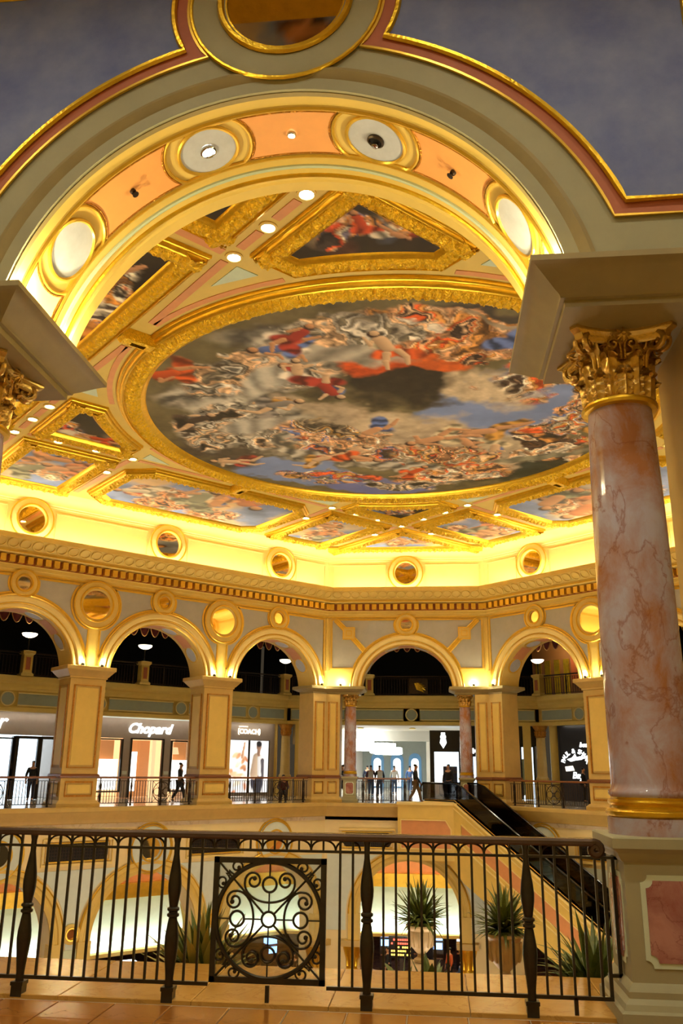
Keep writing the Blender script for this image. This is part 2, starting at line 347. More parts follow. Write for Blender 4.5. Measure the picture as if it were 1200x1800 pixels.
for k, (adeg, D, L) in WALLS.items():
    det = k in ('far', 'far_left', 'far_right')
    R = struct('wall_'+k, 'cream and gold arcaded wall of the rotunda, %s side' % NICE[k], wmat(k)); roots[k] = R
    xs = ARCH_X[k]; near = k == 'near'
    az, ar, ao = (5.1, 2.5, 2.95) if near else (AZ, AR, AO)
    th = TH if not near else 1.22
    MB().prism(notched(L, ZS, 8.98, xs, az, ar, 28), 0, th).part('wall_body', 'cream', R)
    MB().box(-L, L, .02, th, 8.98, 12.8).part('upper_wall', 'cream', R)
    # arch mouldings
    for x in xs:
        a = math.asin((ZS-az)/ar)
        A = MB().sweep_arc([(ar, .02), (ar, -.05), (ar+.05, -.1), (ar+.13, -.1), (ar+.17, -.05), (ar+.22, -.05), (ar+.27, -.13), (ar+.42, -.14), (ar+.48, -.09), (ar+.52, -.09), (ar+.55, 0)], x, az, a*.8, PI-a*.8, 36).part('archivolt', 'cream_light', R)
        if det:
            g = MB()
            for rr, yy, tt in ((ar+.02, -.05, .035), (ar+.2, -.05, .025), (ar+.53, -.09, .045)):
                g.tube([(x+rr*math.cos(a*.8+(PI-a*1.6)*i/36), yy, az+rr*math.sin(a*.8+(PI-a*1.6)*i/36)) for i in range(37)], tt, 5)
            g.part('gold_bead', 'gold_trim', A)
            for q in (32, 71, 109, 148):
                t = math.radians(q); rr = ar-.005
                e = inst(disc_me, 'coffer_ring', A, (x+rr*math.cos(t), .68, az+rr*math.sin(t)), (0, PI/2-t, 0)); inst(disc2_me, 'coffer_disc', A, e.location, e.rotation_euler)
            for q in (51, 90, 129):
                t0, t1 = math.radians(q-10), math.radians(q+10)
                MB().sweep_arc([(ar+.01, .32), (ar-.02, .32), (ar-.02, 1.04), (ar+.01, 1.04)], x, az, t0, t1, 8).part('coffer_panel', 'pink_inlay', A)
    # entablature: cornice, dentils, scroll row
    Cn = extr(CORN, L).part('cornice', 'cream', R, smooth=30)
    extr([(.152, 9.31), (.152, 9.655)], L).part('dentil_ground', 'dentil_gap', Cn)
    extr([(.02, 8.965), (.07, 8.97), (.07, 9.01), (.02, 9.01)], L, True).part('gold_fillet', 'gold_trim', Cn)
    extr([(.44, 9.72), (.5, 9.72), (.5, 9.76), (.44, 9.76)], L, True).part('gold_fillet', 'gold_trim', Cn)
    if det:
        n = int(2*L/.36); n -= 0
        for i in range(n):
            inst(dent_me, 'dentil', Cn, ((i-(n-1)/2)*(2*(L-.2*K22)/n), -.15, 9.485))
        n = int(2*L/.5)
        for i in range(n):
            inst(ring_me, 'scroll', Cn, ((i-(n-1)/2)*(2*(L-.75*K22)/n), -.70, 10.02), (PI/4, 0, 0))
    # lit cove above the cornice
    Cv = extr(COVE, L).part('cove', 'cream_light', R, smooth=40)
    cxs = xs
    for x in cxs:
        if det:
            medallion(Cv, x, 11.28, .92, .62, .55, 0, 'cove_medallion', 'cream_light')
    if det:
        bx = sorted(cxs); br = [-L]+bx+[L]
        for i in range(len(br)-1):
            x0 = br[i]+(1.02 if i else .25); x1 = br[i+1]-(1.02 if i < len(br)-2 else .25)
            outline(rect(x0, x1, 10.5, 11.72), -.01, .04).part('cove_frame', 'cream_light', Cv)
    lamp('cove_light', 'AREA', (0, -.6, 10.33), COVE_W*2*L, COVE_C, R, (PI-.25, 0, 0), 2*(L-.45), sy=.12)
    lamp('cove_light', 'AREA', (0, -.68, 10.36), COVE_W*.9*2*L, WARM2, R, (PI+.95, 0, 0), 2*(L-.45), sy=.1)
    # edge of the gallery floor and the storey below
    extr(EDGE, L).part('floor_edge', 'tan_stone', R, smooth=30)
    lx = [x+(.2 if k == 'far_left' else -.2 if k == 'far_right' else 0) for x in xs]
    Lw = MB().prism(notched(L, ZL, -.78, lx, LZ, LR, 24), 0, 1.1).part('lower_wall', 'pale_cream' if det else 'cream', R)
    if det:
        for x in lx:
            A = MB().sweep_arc([(LR-.02, .02), (LR-.02, -.08), (LR+.12, -.12), (LR+.2, -.07), (LR+.26, -.07), (LR+.3, -.13), (LR+.44, -.12), (LR+.5, 0)], x, LZ, 0, PI, 30).part('lower_archivolt', 'cream', R)
            MB().tube([(x+(LR+.48)*math.cos(PI*i/30), -.08, LZ+(LR+.48)*math.sin(PI*i/30)) for i in range(31)], .035, 5).part('gold_bead', 'gold_trim', A)
            for s in (-1, 1):
                MB().box(x+s*(LR+.22)-.27, x+s*(LR+.22)+.27, -.14, .3, -6.0, LZ).part('lower_impost', 'cream', R)
                MB().box(x+s*(LR+.3)-.5, x+s*(LR+.3)+.5, -.3, .4, -6.25, -6.0).part('impost_cap', 'tan_stone', R)
        if k != 'far':
            for x in lx:
                M_ = medallion(R, x, -1.66, .92, .5, .42, 0, 'lower_medallion', 'pale_blue')
                outline(circ(x, -1.66, .98, 32), -.03, .05).part('gold_bead', 'gold_trim', R)
        mids = [-1.96, 1.96] if k == 'far' else [(lx[i]+lx[i+1])/2 for i in range(2)]+[lx[0]+(3.05 if lx[0] > 0 else -3.05)]
        for x in mids:
            hw = 1.15 if k == 'far' else 1.25
            if x+hw > L: continue
            v = outline(rect(x-hw-.18, x+hw+.18, -2.12, -1.2), -.04, .07).part('vent', 'cream_light', R)
            outline(rect(x-hw-.05, x+hw+.05, -2.0, -1.32), -.03, .035).part('gold_bead', 'gold_trim', v)
            MB().prism([(x-hw, -1.82), (x-hw+.14, -1.98), (x+hw-.14, -1.98), (x+hw, -1.82), (x+hw, -1.5), (x+hw-.14, -1.34), (x-hw+.14, -1.34), (x-hw, -1.5)], -.02, 0).part('vent_back', 'dark_void', v)
            g = MB()
            for i in range(22): xx = x-hw+.08+i*(2*hw-.16)/21; g.box(xx-.012, xx+.012, -.035, -.01, -1.95, -1.37)
            for i in range(5): zz = -1.9+i*.12; g.box(x-hw+.05, x+hw-.05, -.035, -.01, zz-.01, zz+.01)
            g.part('grille', 'dark_metal', v, kind='stuff')
        # pale spandrels of the lower arches
        sx = sorted(lx); pts = [-L+.15]+sx+[L-.15]
        for i in range(len(pts)-1):
            x0, x1 = pts[i], pts[i+1]; ro = LO+.1; P = []
            zt = -2.32; zb = -5.6
            if i > 0: xl = x0; P += [(x0+ro, zb)] if x1-x0 > 2*ro or i == len(pts)-2 else []
            if i == 0:
                a = math.acos(max(-1, min(1, (zt-LZ)/ro)))
                P = [(x0, zb), (x1-ro, zb)]+arc(x1, LZ, ro, PI, PI-(PI/2-a) if a < PI/2 else PI/2, 12)+[(x0, zt)]
            elif i == len(pts)-2:
                a = math.asin(min(1, (zt-LZ)/ro)); P = [(x0+ro, zb), (x1, zb), (x1, zt)]+arc(x0, LZ, ro, a, 0, 12)
            else:
                a = math.asin(min(1, (zt-LZ)/ro)); P = [(x0+ro, zb), (x1-ro, zb)]+arc(x1, LZ, ro, PI, PI-a, 12)+arc(x0, LZ, ro, a, 0, 12)
            MB().prism(P, -.025, .0).part('lower_spandrel', 'pale_blue', R)
            if 0 < i < len(pts)-1 and i < len(pts)-2:
                m_ = MB().lathe([(.36, 0), (.36, -.1), (.26, -.13), (.2, -.06)], 20, axis='y', caps=False).part('spandrel_rosette', 'cream', R, ((x0+x1)/2, -.02, -4.6)); MB().torus(.22, .05, (0, -.1, 0)).part('rim', 'gold_trim', m_)
                MB().prism(circ(0, 0, .2, 16), -.05, -.02).part('mirror', 'mirror', m_, smooth=0)
            if 0 < i < len(pts)-2: MB().box((x0+x1)/2-.42, (x0+x1)/2+.42, -.05, 0, -5.9, -5.15).part('lower_block', 'green_inlay', R)
    # spandrels, trims and medallions of the visible walls
    if det:
        zt = 8.86; ro = ao+.07; plates = []
        sx = sorted(xs)
        if k == 'far':
            for s in (-1, 1):
                c = (0, az); m = (0, 8.6); q = ccx(c, ro, m, .62); p1 = max(q, key=lambda p: p[0]) 
                zb = 6.42; xb = math.sqrt(ro*ro-(zb-az)**2); xt = math.sqrt(.62**2-(zt-8.6)**2)
                P = [(xb, zb), (3.78, zb), (3.78, zt), (xt, zt)]+arc_to(m, .62, (xt, zt), p1, False, 8)[1:]+arc_to(c, ro, p1, (xb, zb), False, 16)[1:-1]
                plates.append([(s*x_, z_) for x_, z_ in P])
        else:
            ends = [-L+.28]+sx+[L-.28]
            for i in range(len(ends)-1):
                for side in (0, 1):
                    ca = ends[i+side]
                    if (i == 0 and side == 0) or (i == len(ends)-2 and side == 1): continue
                    s = 1 if side == 0 else -1           # direction away from the arch centre
                    c = (0, az); m = (0, 8.6); p1 = max(ccx(c, ro, m, .62), key=lambda p: p[0]); xt = math.sqrt(.62**2-(zt-8.6)**2)
                    if i == 0 or i == len(ends)-2:
                        xe = abs(ends[i+(1-side)]-ca); zb = az+math.sqrt(max(0, ro*ro-min(ro, xe)**2)) if xe < ro else 5.75
                        zb = max(zb, 5.75); xb = math.sqrt(max(0, ro*ro-(zb-az)**2))
                        P = [(min(xb, xe), zb), (xe, zb), (xe, zt), (xt, zt)] if xe > xb+.01 else [(xe, zb), (xe, zt), (xt, zt)]
                        P = P+arc_to(m, .62, (xt, zt), p1, False, 8)[1:]+arc_to(c, ro, p1, P[0], False, 16)[1:-1]
                    else:
                        half = abs(ends[i+1]-ends[i])/2; b = (half, 8.1); rb = 1.1; st = half-.26
                        zb = az+math.sqrt(max(0, ro*ro-st*st)) if st < ro else 5.8
                        zs_ = 8.1-math.sqrt(rb*rb-.26**2); xq = half-math.sqrt(rb*rb-(zt-8.1)**2)
                        P = [(st, zb), (st, zs_)]+arc_to(b, rb, (st, zs_), (xq, zt), False, 14)[1:]+[(xt, zt)]+arc_to(m, .62, (xt, zt), p1, False, 8)[1:]+arc_to(c, ro, p1, (st, zb), False, 16)[1:-1]
                    plates.append([(ca+s*x_, z_) for x_, z_ in P])
        for P in plates:
            g = MB().prism(P, -.025, 0).part('grey_panel', 'grey_panel', R); outline(P, -.03, .045).part('gold_edge', 'gold_trim', g)
        for x in sx: medallion(R, x, 8.6, .58, .33, .29, 0, lab='small round mirror in a gold ring')
        if k != 'far':
            for i in range(2): medallion(R, (sx[i]+sx[i+1])/2, 8.1, 1.02, .72, .6, 0, 'big_medallion', lab='large round mirror in a gold ring')
        else:
            for s in (-1, 1):
                b = MB()
                for z0, x0, z1, x1 in ((8.86, s*3.6, 8.36, s*3.1), (7.94, s*2.72, 7.28, s*2.1)):
                    dx, dz = x1-x0, z1-z0; l = math.hypot(dx, dz); nx, nz = -dz/l*.1, dx/l*.1
                    b.prism([(x0+nx, z0+nz), (x1+nx, z1+nz), (x1-nx, z1-nz), (x0-nx, z0-nz)], -.08, -.01)
                    for q in (1, -1): b.tube([(x0+nx*q, -.08, z0+nz*q), (x1+nx*q, -.08, z1+nz*q)], .035, 5)
                b.part('diagonal_bar', 'gold_trim', R)
                q = MB().prism(rect(s*2.91-.3, s*2.91+.3, 7.86, 8.46), -.1, 0).part('square_boss', 'cream', R)
                outline(rect(s*2.91-.29, s*2.91+.29, 7.87, 8.45), -.1, .045).part('rim', 'gold_trim', q); outline(rect(s*2.91-.13, s*2.91+.13, 8.03, 8.29), -.1, .035).part('rim', 'gold_trim', q)
        for s in (-1, 1): MB().box(s*(L-.02)-.1, s*(L-.02)+.1, -.05, 0, 6.3, 8.95).part('corner_strip', 'cream', R)

# ------------------------------------------------------------------ piers under the arcade
def rect_ring(x0, x1, y0, y1, z): return [(x0, y0, z), (x1, y0, z), (x1, y1, z), (x0, y1, z)]
def pier(name, label, m, hw=.76, y0=.05, y1=1.25):
    T = root(name, label, 'pillar', m=m, group='cream pillars under the rotunda arches')
    MB().box(-hw, hw, y0, y1, .22, 5.1).part('shaft', 'tan_stone', T)
    MB().rings([rect_ring(-hw-d, hw+d, y0-d, y1+d, z) for d, z in ((.14, 0), (.14, .14), (.1, .18), (.04, .24), (0, .26))]).part('plinth', 'tan_stone', T)
    r = [rect_ring(-hw-d, hw+d, y0-d, y1+d, z) for d, z in ((0, 5.02), (.05, 5.04), (.05, 5.1), (.1, 5.14), (.26, 5.34), (.3, 5.36), (.3, 5.5), (.27, 5.52))]
    c = MB().rings(r); c.f.append(tuple(len(c.v)-4+i for i in range(4))); c.part('capital', 'tan_stone', T)
    MB().rings([rect_ring(-hw-d, hw+d, y0-d, y1+d, z) for d, z in ((0, 1.1), (.05, 1.12), (.07, 1.18), (.05, 1.24), (0, 1.26))]).part('waist_moulding', 'wood_rail', T)
    for z0, z1 in ((1.5, 4.75), (.42, .95)):
        outline(rect(-hw+.2, hw-.2, z0, z1), y0-.005, .05).part('panel_moulding', 'gold_dark', T)
        MB().prism(rect(-hw+.3, hw-.3, z0+.1, z1-.1), y0-.03, y0).part('panel', 'cream', T)
        for s in (-1, 1):
            MB().tube([(s*(hw+.005), a, b) for a, b in ((y0+.18, z0), (y1-.18, z0), (y1-.18, z1), (y0+.18, z1))], .045, 4, True).part('panel_moulding', 'gold_dark', T)
            MB().box(s*hw-.025, s*hw+.025, y0+.27, y1-.27, z0+.1, z1-.1).part('panel', 'cream_light', T)
    return T
PIERLAB = {('far_left', 0): 'cream panelled pillar beside the shop with the glowing script sign, toward the far end', ('far_left', 1): 'cream panelled pillar nearest the dark framed glass shop doors',
           ('far_right', 0): 'cream panelled pillar partly hidden behind the big marble column', ('far_right', 1): 'cream panelled pillar right of the big marble column'}
def midx(k): s = sorted(ARCH_X[k]); m = [(s[0]+s[1])/2, (s[1]+s[2])/2]; return m[::-1] if k == 'far_left' else m
pier_spots = [(k, x, PIERLAB[(k, i)]) for k in ('far_left', 'far_right') for i, x in enumerate(midx(k))]
for k, x, lab in pier_spots:
    pier('pillar', lab, wmat(k) @ Matrix.Translation((x, 0, 0)))
# corner piers beside the far bay: five-sided, standing in the angle of two walls
def corner_pier(s, label):
    T = root('corner_pillar', label, 'pillar', group='corner pillars of the far bay'); T.location = (0, CY, 0)
    side = 'far_left' if s < 0 else 'far_right'
    lx = lambda x: x if s < 0 else -x
    def fp(d):
        a = wpt('far', s*(3.34-d), .05-d); b = wpt('far', s*4.01, .05-d*1.0); c = wpt(side, lx(9.71), .05-d); e = wpt(side, lx(8.93-d), .05-d); f = wpt(side, lx(8.93-d), 1.2+d); g = wpt('far', s*(3.34-d), 1.2+d)
        q = [(a+Vector((0, 0, 0))), (b+c)/2, e, f, wpt('far', s*5.0, 1.6+d), g]
        return [(p.x, p.y-CY) for p in q]
    def rg(d, z): return [(p[0], p[1], z) for p in fp(d)]
    MB().prism(fp(0), .2, 5.15, 'z').part('shaft', 'tan_stone', T)
    MB().rings([rg(d, z) for d, z in ((.14, 0), (.14, .14), (.1, .18), (0, .26))]).part('plinth', 'tan_stone', T)
    MB().rings([rg(d, z) for d, z in ((0, 1.1), (.05, 1.12), (.07, 1.18), (.05, 1.24), (0, 1.26))]).part('waist_moulding', 'wood_rail', T)
    f0 = fp(.0); f1 = fp(.035)
    for (i, j, nm) in ((0, 1, 'front'), (1, 2, 'side')):
        A, B = Vector(f0[i]), Vector(f0[j]); t = (B-A); ln = t.length; t /= ln
        for z0, z1 in ((1.5, 4.75), (.42, .95)):
            pa, pb = A+t*.14, B-t*.14; qa, qb = A+t*.22, B-t*.22
            MB().tube([(pa.x, pa.y, z0), (pb.x, pb.y, z0), (pb.x, pb.y, z1), (pa.x, pa.y, z1)], .04, 4, True).part('panel_moulding', 'gold_dark', T)
            nrm = Vector((t.y, -t.x));  nrm = nrm if nrm.dot(-(A+B)) > 0 else -nrm
            o1 = nrm*.03
            MB().add([(qa.x, qa.y, z0+.08), (qb.x, qb.y, z0+.08), (qb.x, qb.y, z1-.08), (qa.x, qa.y, z1-.08)]+[(qa.x+o1.x, qa.y+o1.y, z0+.08), (qb.x+o1.x, qb.y+o1.y, z0+.08), (qb.x+o1.x, qb.y+o1.y, z1-.08), (qa.x+o1.x, qa.y+o1.y, z1-.08)],
                     [(0, 1, 2, 3), (4, 5, 6, 7), (0, 1, 5, 4), (1, 2, 6, 5), (2, 3, 7, 6), (3, 0, 4, 7)]).part('panel', 'cream', T)
    # impost block that also rides over the column
    def bp(d):
        q = [wpt('far', s*(2.36-d), .08-d), wpt('far', s*4.01, .08-d), wpt(side, lx(8.93-d), .08-d), wpt(side, lx(8.93-d), 1.22+d), wpt('far', s*5.0, 1.7), wpt('far', s*(2.36-d), 1.22+d)]
        return [(p.x, p.y-CY) for p in q]
    c = MB().rings([[(p[0], p[1], z) for p in bp(d)] for d, z in ((0, 5.14), (0, 5.24), (.05, 5.26), (.24, 5.36), (.27, 5.38), (.27, 5.5), (.24, 5.52))])
    n = len(c.v); c.f += [tuple(range(6)), tuple(n-6+i for i in range(6))]; c.part('capital', 'tan_block', T)
corner_pier(-1, 'cream corner pillar between the far marble column and the shop advert'); corner_pier(1, 'cream corner pillar right of the far bay behind the escalator')
# uplights on the pillar tops, washing the arch feet
def uplight(k, x, y=-.2, p=1.0):
    h = roots[k]
    u = MB().lathe([(.05, 0), (.07, .02), (.06, .1), (.05, .1), (.04, .06), (0, .06)], 12).part('uplight', 'bronze', h, (x, y, 5.53))
    lamp('uplight_bulb', 'POINT', (0, 0, .13), PIER_W*p, WARM, u, size=.04)
for k in ('far_left', 'far_right'):
    for x in midx(k):
        for dx in (-.42, .42): uplight(k, x+dx)
        for dx in (-.62, .62): uplight(k, x+dx, .7, .7)
    e = 9.25 if k == 'far_left' else -9.25
    uplight(k, e); uplight(k, e*.99, .7, .7)
for s in (-1, 1):
    uplight('far', s*3.3); uplight('far', s*2.45, .65, .7)
# ================================================================== ceiling
def subdiv(poly, ds):
    out = []
    n = len(poly)
    for i in range(n):
        a, b = poly[i], poly[(i+1) % n]; l = math.hypot(b[0]-a[0], b[1]-a[1]); k = max(1, int(round(l/ds)))
        out += [(a[0]+(b[0]-a[0])*j/k, a[1]+(b[1]-a[1])*j/k) for j in range(k)]
    return out
def inset(poly, d):
    n = len(poly); P = np.array(poly); prv = np.roll(P, 1, 0); nxt = np.roll(P, -1, 0)
    e0 = P-prv; e0 /= np.linalg.norm(e0, axis=1)[:, None]; e1 = nxt-P; e1 /= np.linalg.norm(e1, axis=1)[:, None]
    n0 = np.c_[-e0[:, 1], e0[:, 0]]; n1 = np.c_[-e1[:, 1], e1[:, 0]]; m = n0+n1; m /= np.maximum(.35, (m*n0).sum(1))[:, None]
    return P+m*d
def ccw(poly):
    P = np.array(poly); a = (P[:, 0]*np.roll(P[:, 1], -1)-np.roll(P[:, 0], -1)*P[:, 1]).sum()
    return list(poly) if a > 0 else list(poly)[::-1]
def inside(X, Y, poly):
    r = np.zeros(X.shape, bool); n = len(poly); j = n-1
    for i in range(n):
        xi, yi = poly[i]; xj, yj = poly[j]
        c = ((yi > Y) != (yj > Y)) & (X < (xj-xi)*(Y-yi)/((yj-yi) if yj != yi else 1e-9)+xi); r ^= c; j = i
    return r
def vnoise(X, Y, sc, seed, octv=4):
    out = np.zeros(X.shape); amp = 1; tot = 0
    for o in range(octv):
        g = np.random.default_rng(seed+o*17).random((64, 64)); x = X*sc+o*5.3; y = Y*sc+o*9.1
        xi = np.floor(x).astype(int); yi = np.floor(y).astype(int); fx = x-xi; fy = y-yi; fx = fx*fx*(3-2*fx); fy = fy*fy*(3-2*fy)
        a = g[xi % 64, yi % 64]; b = g[(xi+1) % 64, yi % 64]; c = g[xi % 64, (yi+1) % 64]; d = g[(xi+1) % 64, (yi+1) % 64]
        out += amp*(a*(1-fx)*(1-fy)+b*fx*(1-fy)+c*(1-fx)*fy+d*fx*fy); tot += amp; amp *= .55; sc *= 2
    return out/tot
class Canvas:
    def __init__(s, X, Y, base, seed):
        s.X, s.Y = X, Y; s.seed = seed; s.C = np.zeros(X.shape+(3,)); n = vnoise(X, Y, 1.1, seed, 5); s.n = n
        s.wx = (vnoise(X, Y, .9, seed+50, 4)-.5); s.wy = (vnoise(X, Y, .9, seed+90, 4)-.5); s.fine = vnoise(X, Y, 4.0, seed+7, 3)
        for i in range(3): s.C[..., i] = base[i]*(.45+1.1*n)
    def lay(s, m, col, lo=.6, hi=1.25, tex=None):
        t = s.fine if tex is None else tex; sh = lo+(hi-lo)*t; m = np.clip(m, 0, 1)[..., None]
        s.C = s.C*(1-m)+m*np.array(col)*sh[..., None]
    def blob(s, cx, cy, rx, ry, ang, col, warp=.6, soft=.25, lo=.6, hi=1.25, tex=None):
        x = s.X-cx+s.wx*warp*2*max(rx, ry); y = s.Y-cy+s.wy*warp*2*max(rx, ry); c, d = math.cos(ang), math.sin(ang)
        u = (x*c+y*d)/rx; v = (-x*d+y*c)/ry; s.lay((1-np.hypot(u, v))/soft, col, lo, hi, tex)
    def cap(s, x0, y0, x1, y1, r0, r1, col):
        dx, dy = x1-x0, y1-y0; l2 = dx*dx+dy*dy+1e-9
        bx = (s.X > min(x0, x1)-2*r0-.1) & (s.X < max(x0, x1)+2*r0+.1) & (s.Y > min(y0, y1)-2*r0-.1) & (s.Y < max(y0, y1)+2*r0+.1)
        if not bx.any(): return
        t = np.clip(((s.X-x0)*dx+(s.Y-y0)*dy)/l2, 0, 1); px = s.X-x0-t*dx; py = s.Y-y0-t*dy; r = r0+(r1-r0)*t; d = np.hypot(px, py)/r
        side = np.clip((px*.7-py*.7)/r*.5+.55, 0, 1); s.lay((1-d)/.22, col, .45, 1.15, side)
    def fig(s, x, y, sc, a, drape, skin=(.62, .36, .2), seed=0):
        r = np.random.default_rng(seed); ca, sa = math.cos(a), math.sin(a); T = lambda u, v: (x+(u*ca-v*sa)*sc, y+(u*sa+v*ca)*sc)
        f = .5+.5*np.sin(((s.X-x)*math.cos(a+.6)+(s.Y-y)*math.sin(a+.6))*9/sc+s.wx*14)
        p = T(.15, -.55); s.blob(p[0], p[1], .62*sc, .36*sc, a+r.uniform(-.5, .5), drape, .35, .3, .35, 1.25, f)
        p = T(.1, .05); s.blob(p[0], p[1], .36*sc, .42*sc, a, DRAPES[int(r.integers(0, 8))], .3, .3, .4, 1.1, f)
        p = T(-.35, -.9); s.blob(p[0], p[1], .6*sc, .36*sc, a+r.uniform(.2, 1.2), drape, .4, .3, .3, 1.15, f)
        for q in (-1, 1):
            k = T(q*.18, -.6); m = T(q*.3+r.uniform(-.25, .25), -1.05); e = T(q*.25+r.uniform(-.4, .4), -1.5)
            if r.random() < .3: s.cap(*k, *m, .15*sc, .12*sc, skin); s.cap(*m, *e, .12*sc, .07*sc, skin)
        s.cap(*T(0, -.35), *T(r.uniform(-.08, .08), .2), .23*sc, .25*sc, skin if r.random() < .35 else drape)
        for q in ((-1, 1) if r.random() < .4 else (1,)):
            k = T(q*.24, .22); m = T(q*(.42+r.uniform(-.1, .1)), r.uniform(-.15, .35)); e = T(q*(.45+r.uniform(-.4, .2)), r.uniform(-.3, .6))
            s.cap(*k, *m, .1*sc, .085*sc, skin); s.cap(*m, *e, .085*sc, .06*sc, skin)
        h = T(r.uniform(-.1, .1), .58); s.cap(h[0], h[1]+.02*sc, h[0], h[1], .2*sc, .2*sc, (.1, .05, .03)); s.cap(h[0]+.04*sc, h[1]-.02*sc, h[0]+.02*sc, h[1]-.06*sc, .15*sc, .14*sc, skin)
    def crowd(s, cx, cy, rx, ry, ang, scale, pal, seed, soft=.5, warp=.35):
        # a throng of draped bodies: flowing patches of cloth and flesh, each modelled light to dark
        k = 1/scale; wx = vnoise(s.X, s.Y, k*.8, seed+31, 3)-.5; wy = vnoise(s.X, s.Y, k*.8, seed+47, 3)-.5
        q = vnoise(s.X+wx*scale*2.2, s.Y+wy*scale*2.2, k*.55, seed, 2); rk = np.argsort(np.argsort(q.ravel()[::7])) ; lo, hi_ = np.quantile(q.ravel()[::7], (.03, .97))
        t = np.clip((q-lo)/(hi_-lo), 0, .999)*len(pal)*1.6; i0 = np.floor(t).astype(int); fr = np.clip((t-i0-.78)/.22, 0, 1); perm = np.random.default_rng(seed+3).permutation(len(pal)*2) % len(pal)
        pa = np.array(pal); c0 = pa[perm[i0 % len(perm)]]; c1 = pa[perm[(i0+1) % len(perm)]]
        f = t-i0; rim = np.sin(PI*np.clip(f, 0, 1)); fo = vnoise(s.X+wx*scale*1.5, s.Y+wy*scale*1.5, k*2.6, seed+5, 3)
        sh = (.42+.72*rim**.6)*(.45+1.1*np.clip((fo-.28)/.44, 0, 1))
        col = (c0*(1-fr[..., None])+c1*fr[..., None])*sh[..., None]
        X = s.X-cx+s.wx*warp*2*max(rx, ry); Y = s.Y-cy+s.wy*warp*2*max(rx, ry); c, d = math.cos(ang), math.sin(ang)
        M = np.clip((1-np.hypot((X*c+Y*d)/rx, (-X*d+Y*c)/ry))/soft, 0, 1); M = np.clip(M*3.0-(s.fine*1.1), 0, 1)[..., None]; s.C = s.C*(1-M)+M*col
    def grade(s, g): s.C = np.clip(s.C*g, 0.004, .95)
SKY = (.23, .29, .47); CLOUD = (.58, .48, .34); CLOUDD = (.40, .33, .24); DARK = (.055, .042, .026); STONE = (.40, .37, .31); OLIVE = (.19, .16, .085)
DRAPES = [(.62, .14, .03), (.66, .60, .50), (.16, .22, .44), (.55, .32, .08), (.42, .07, .04), (.58, .50, .34), (.10, .07, .05), (.30, .27, .24)]
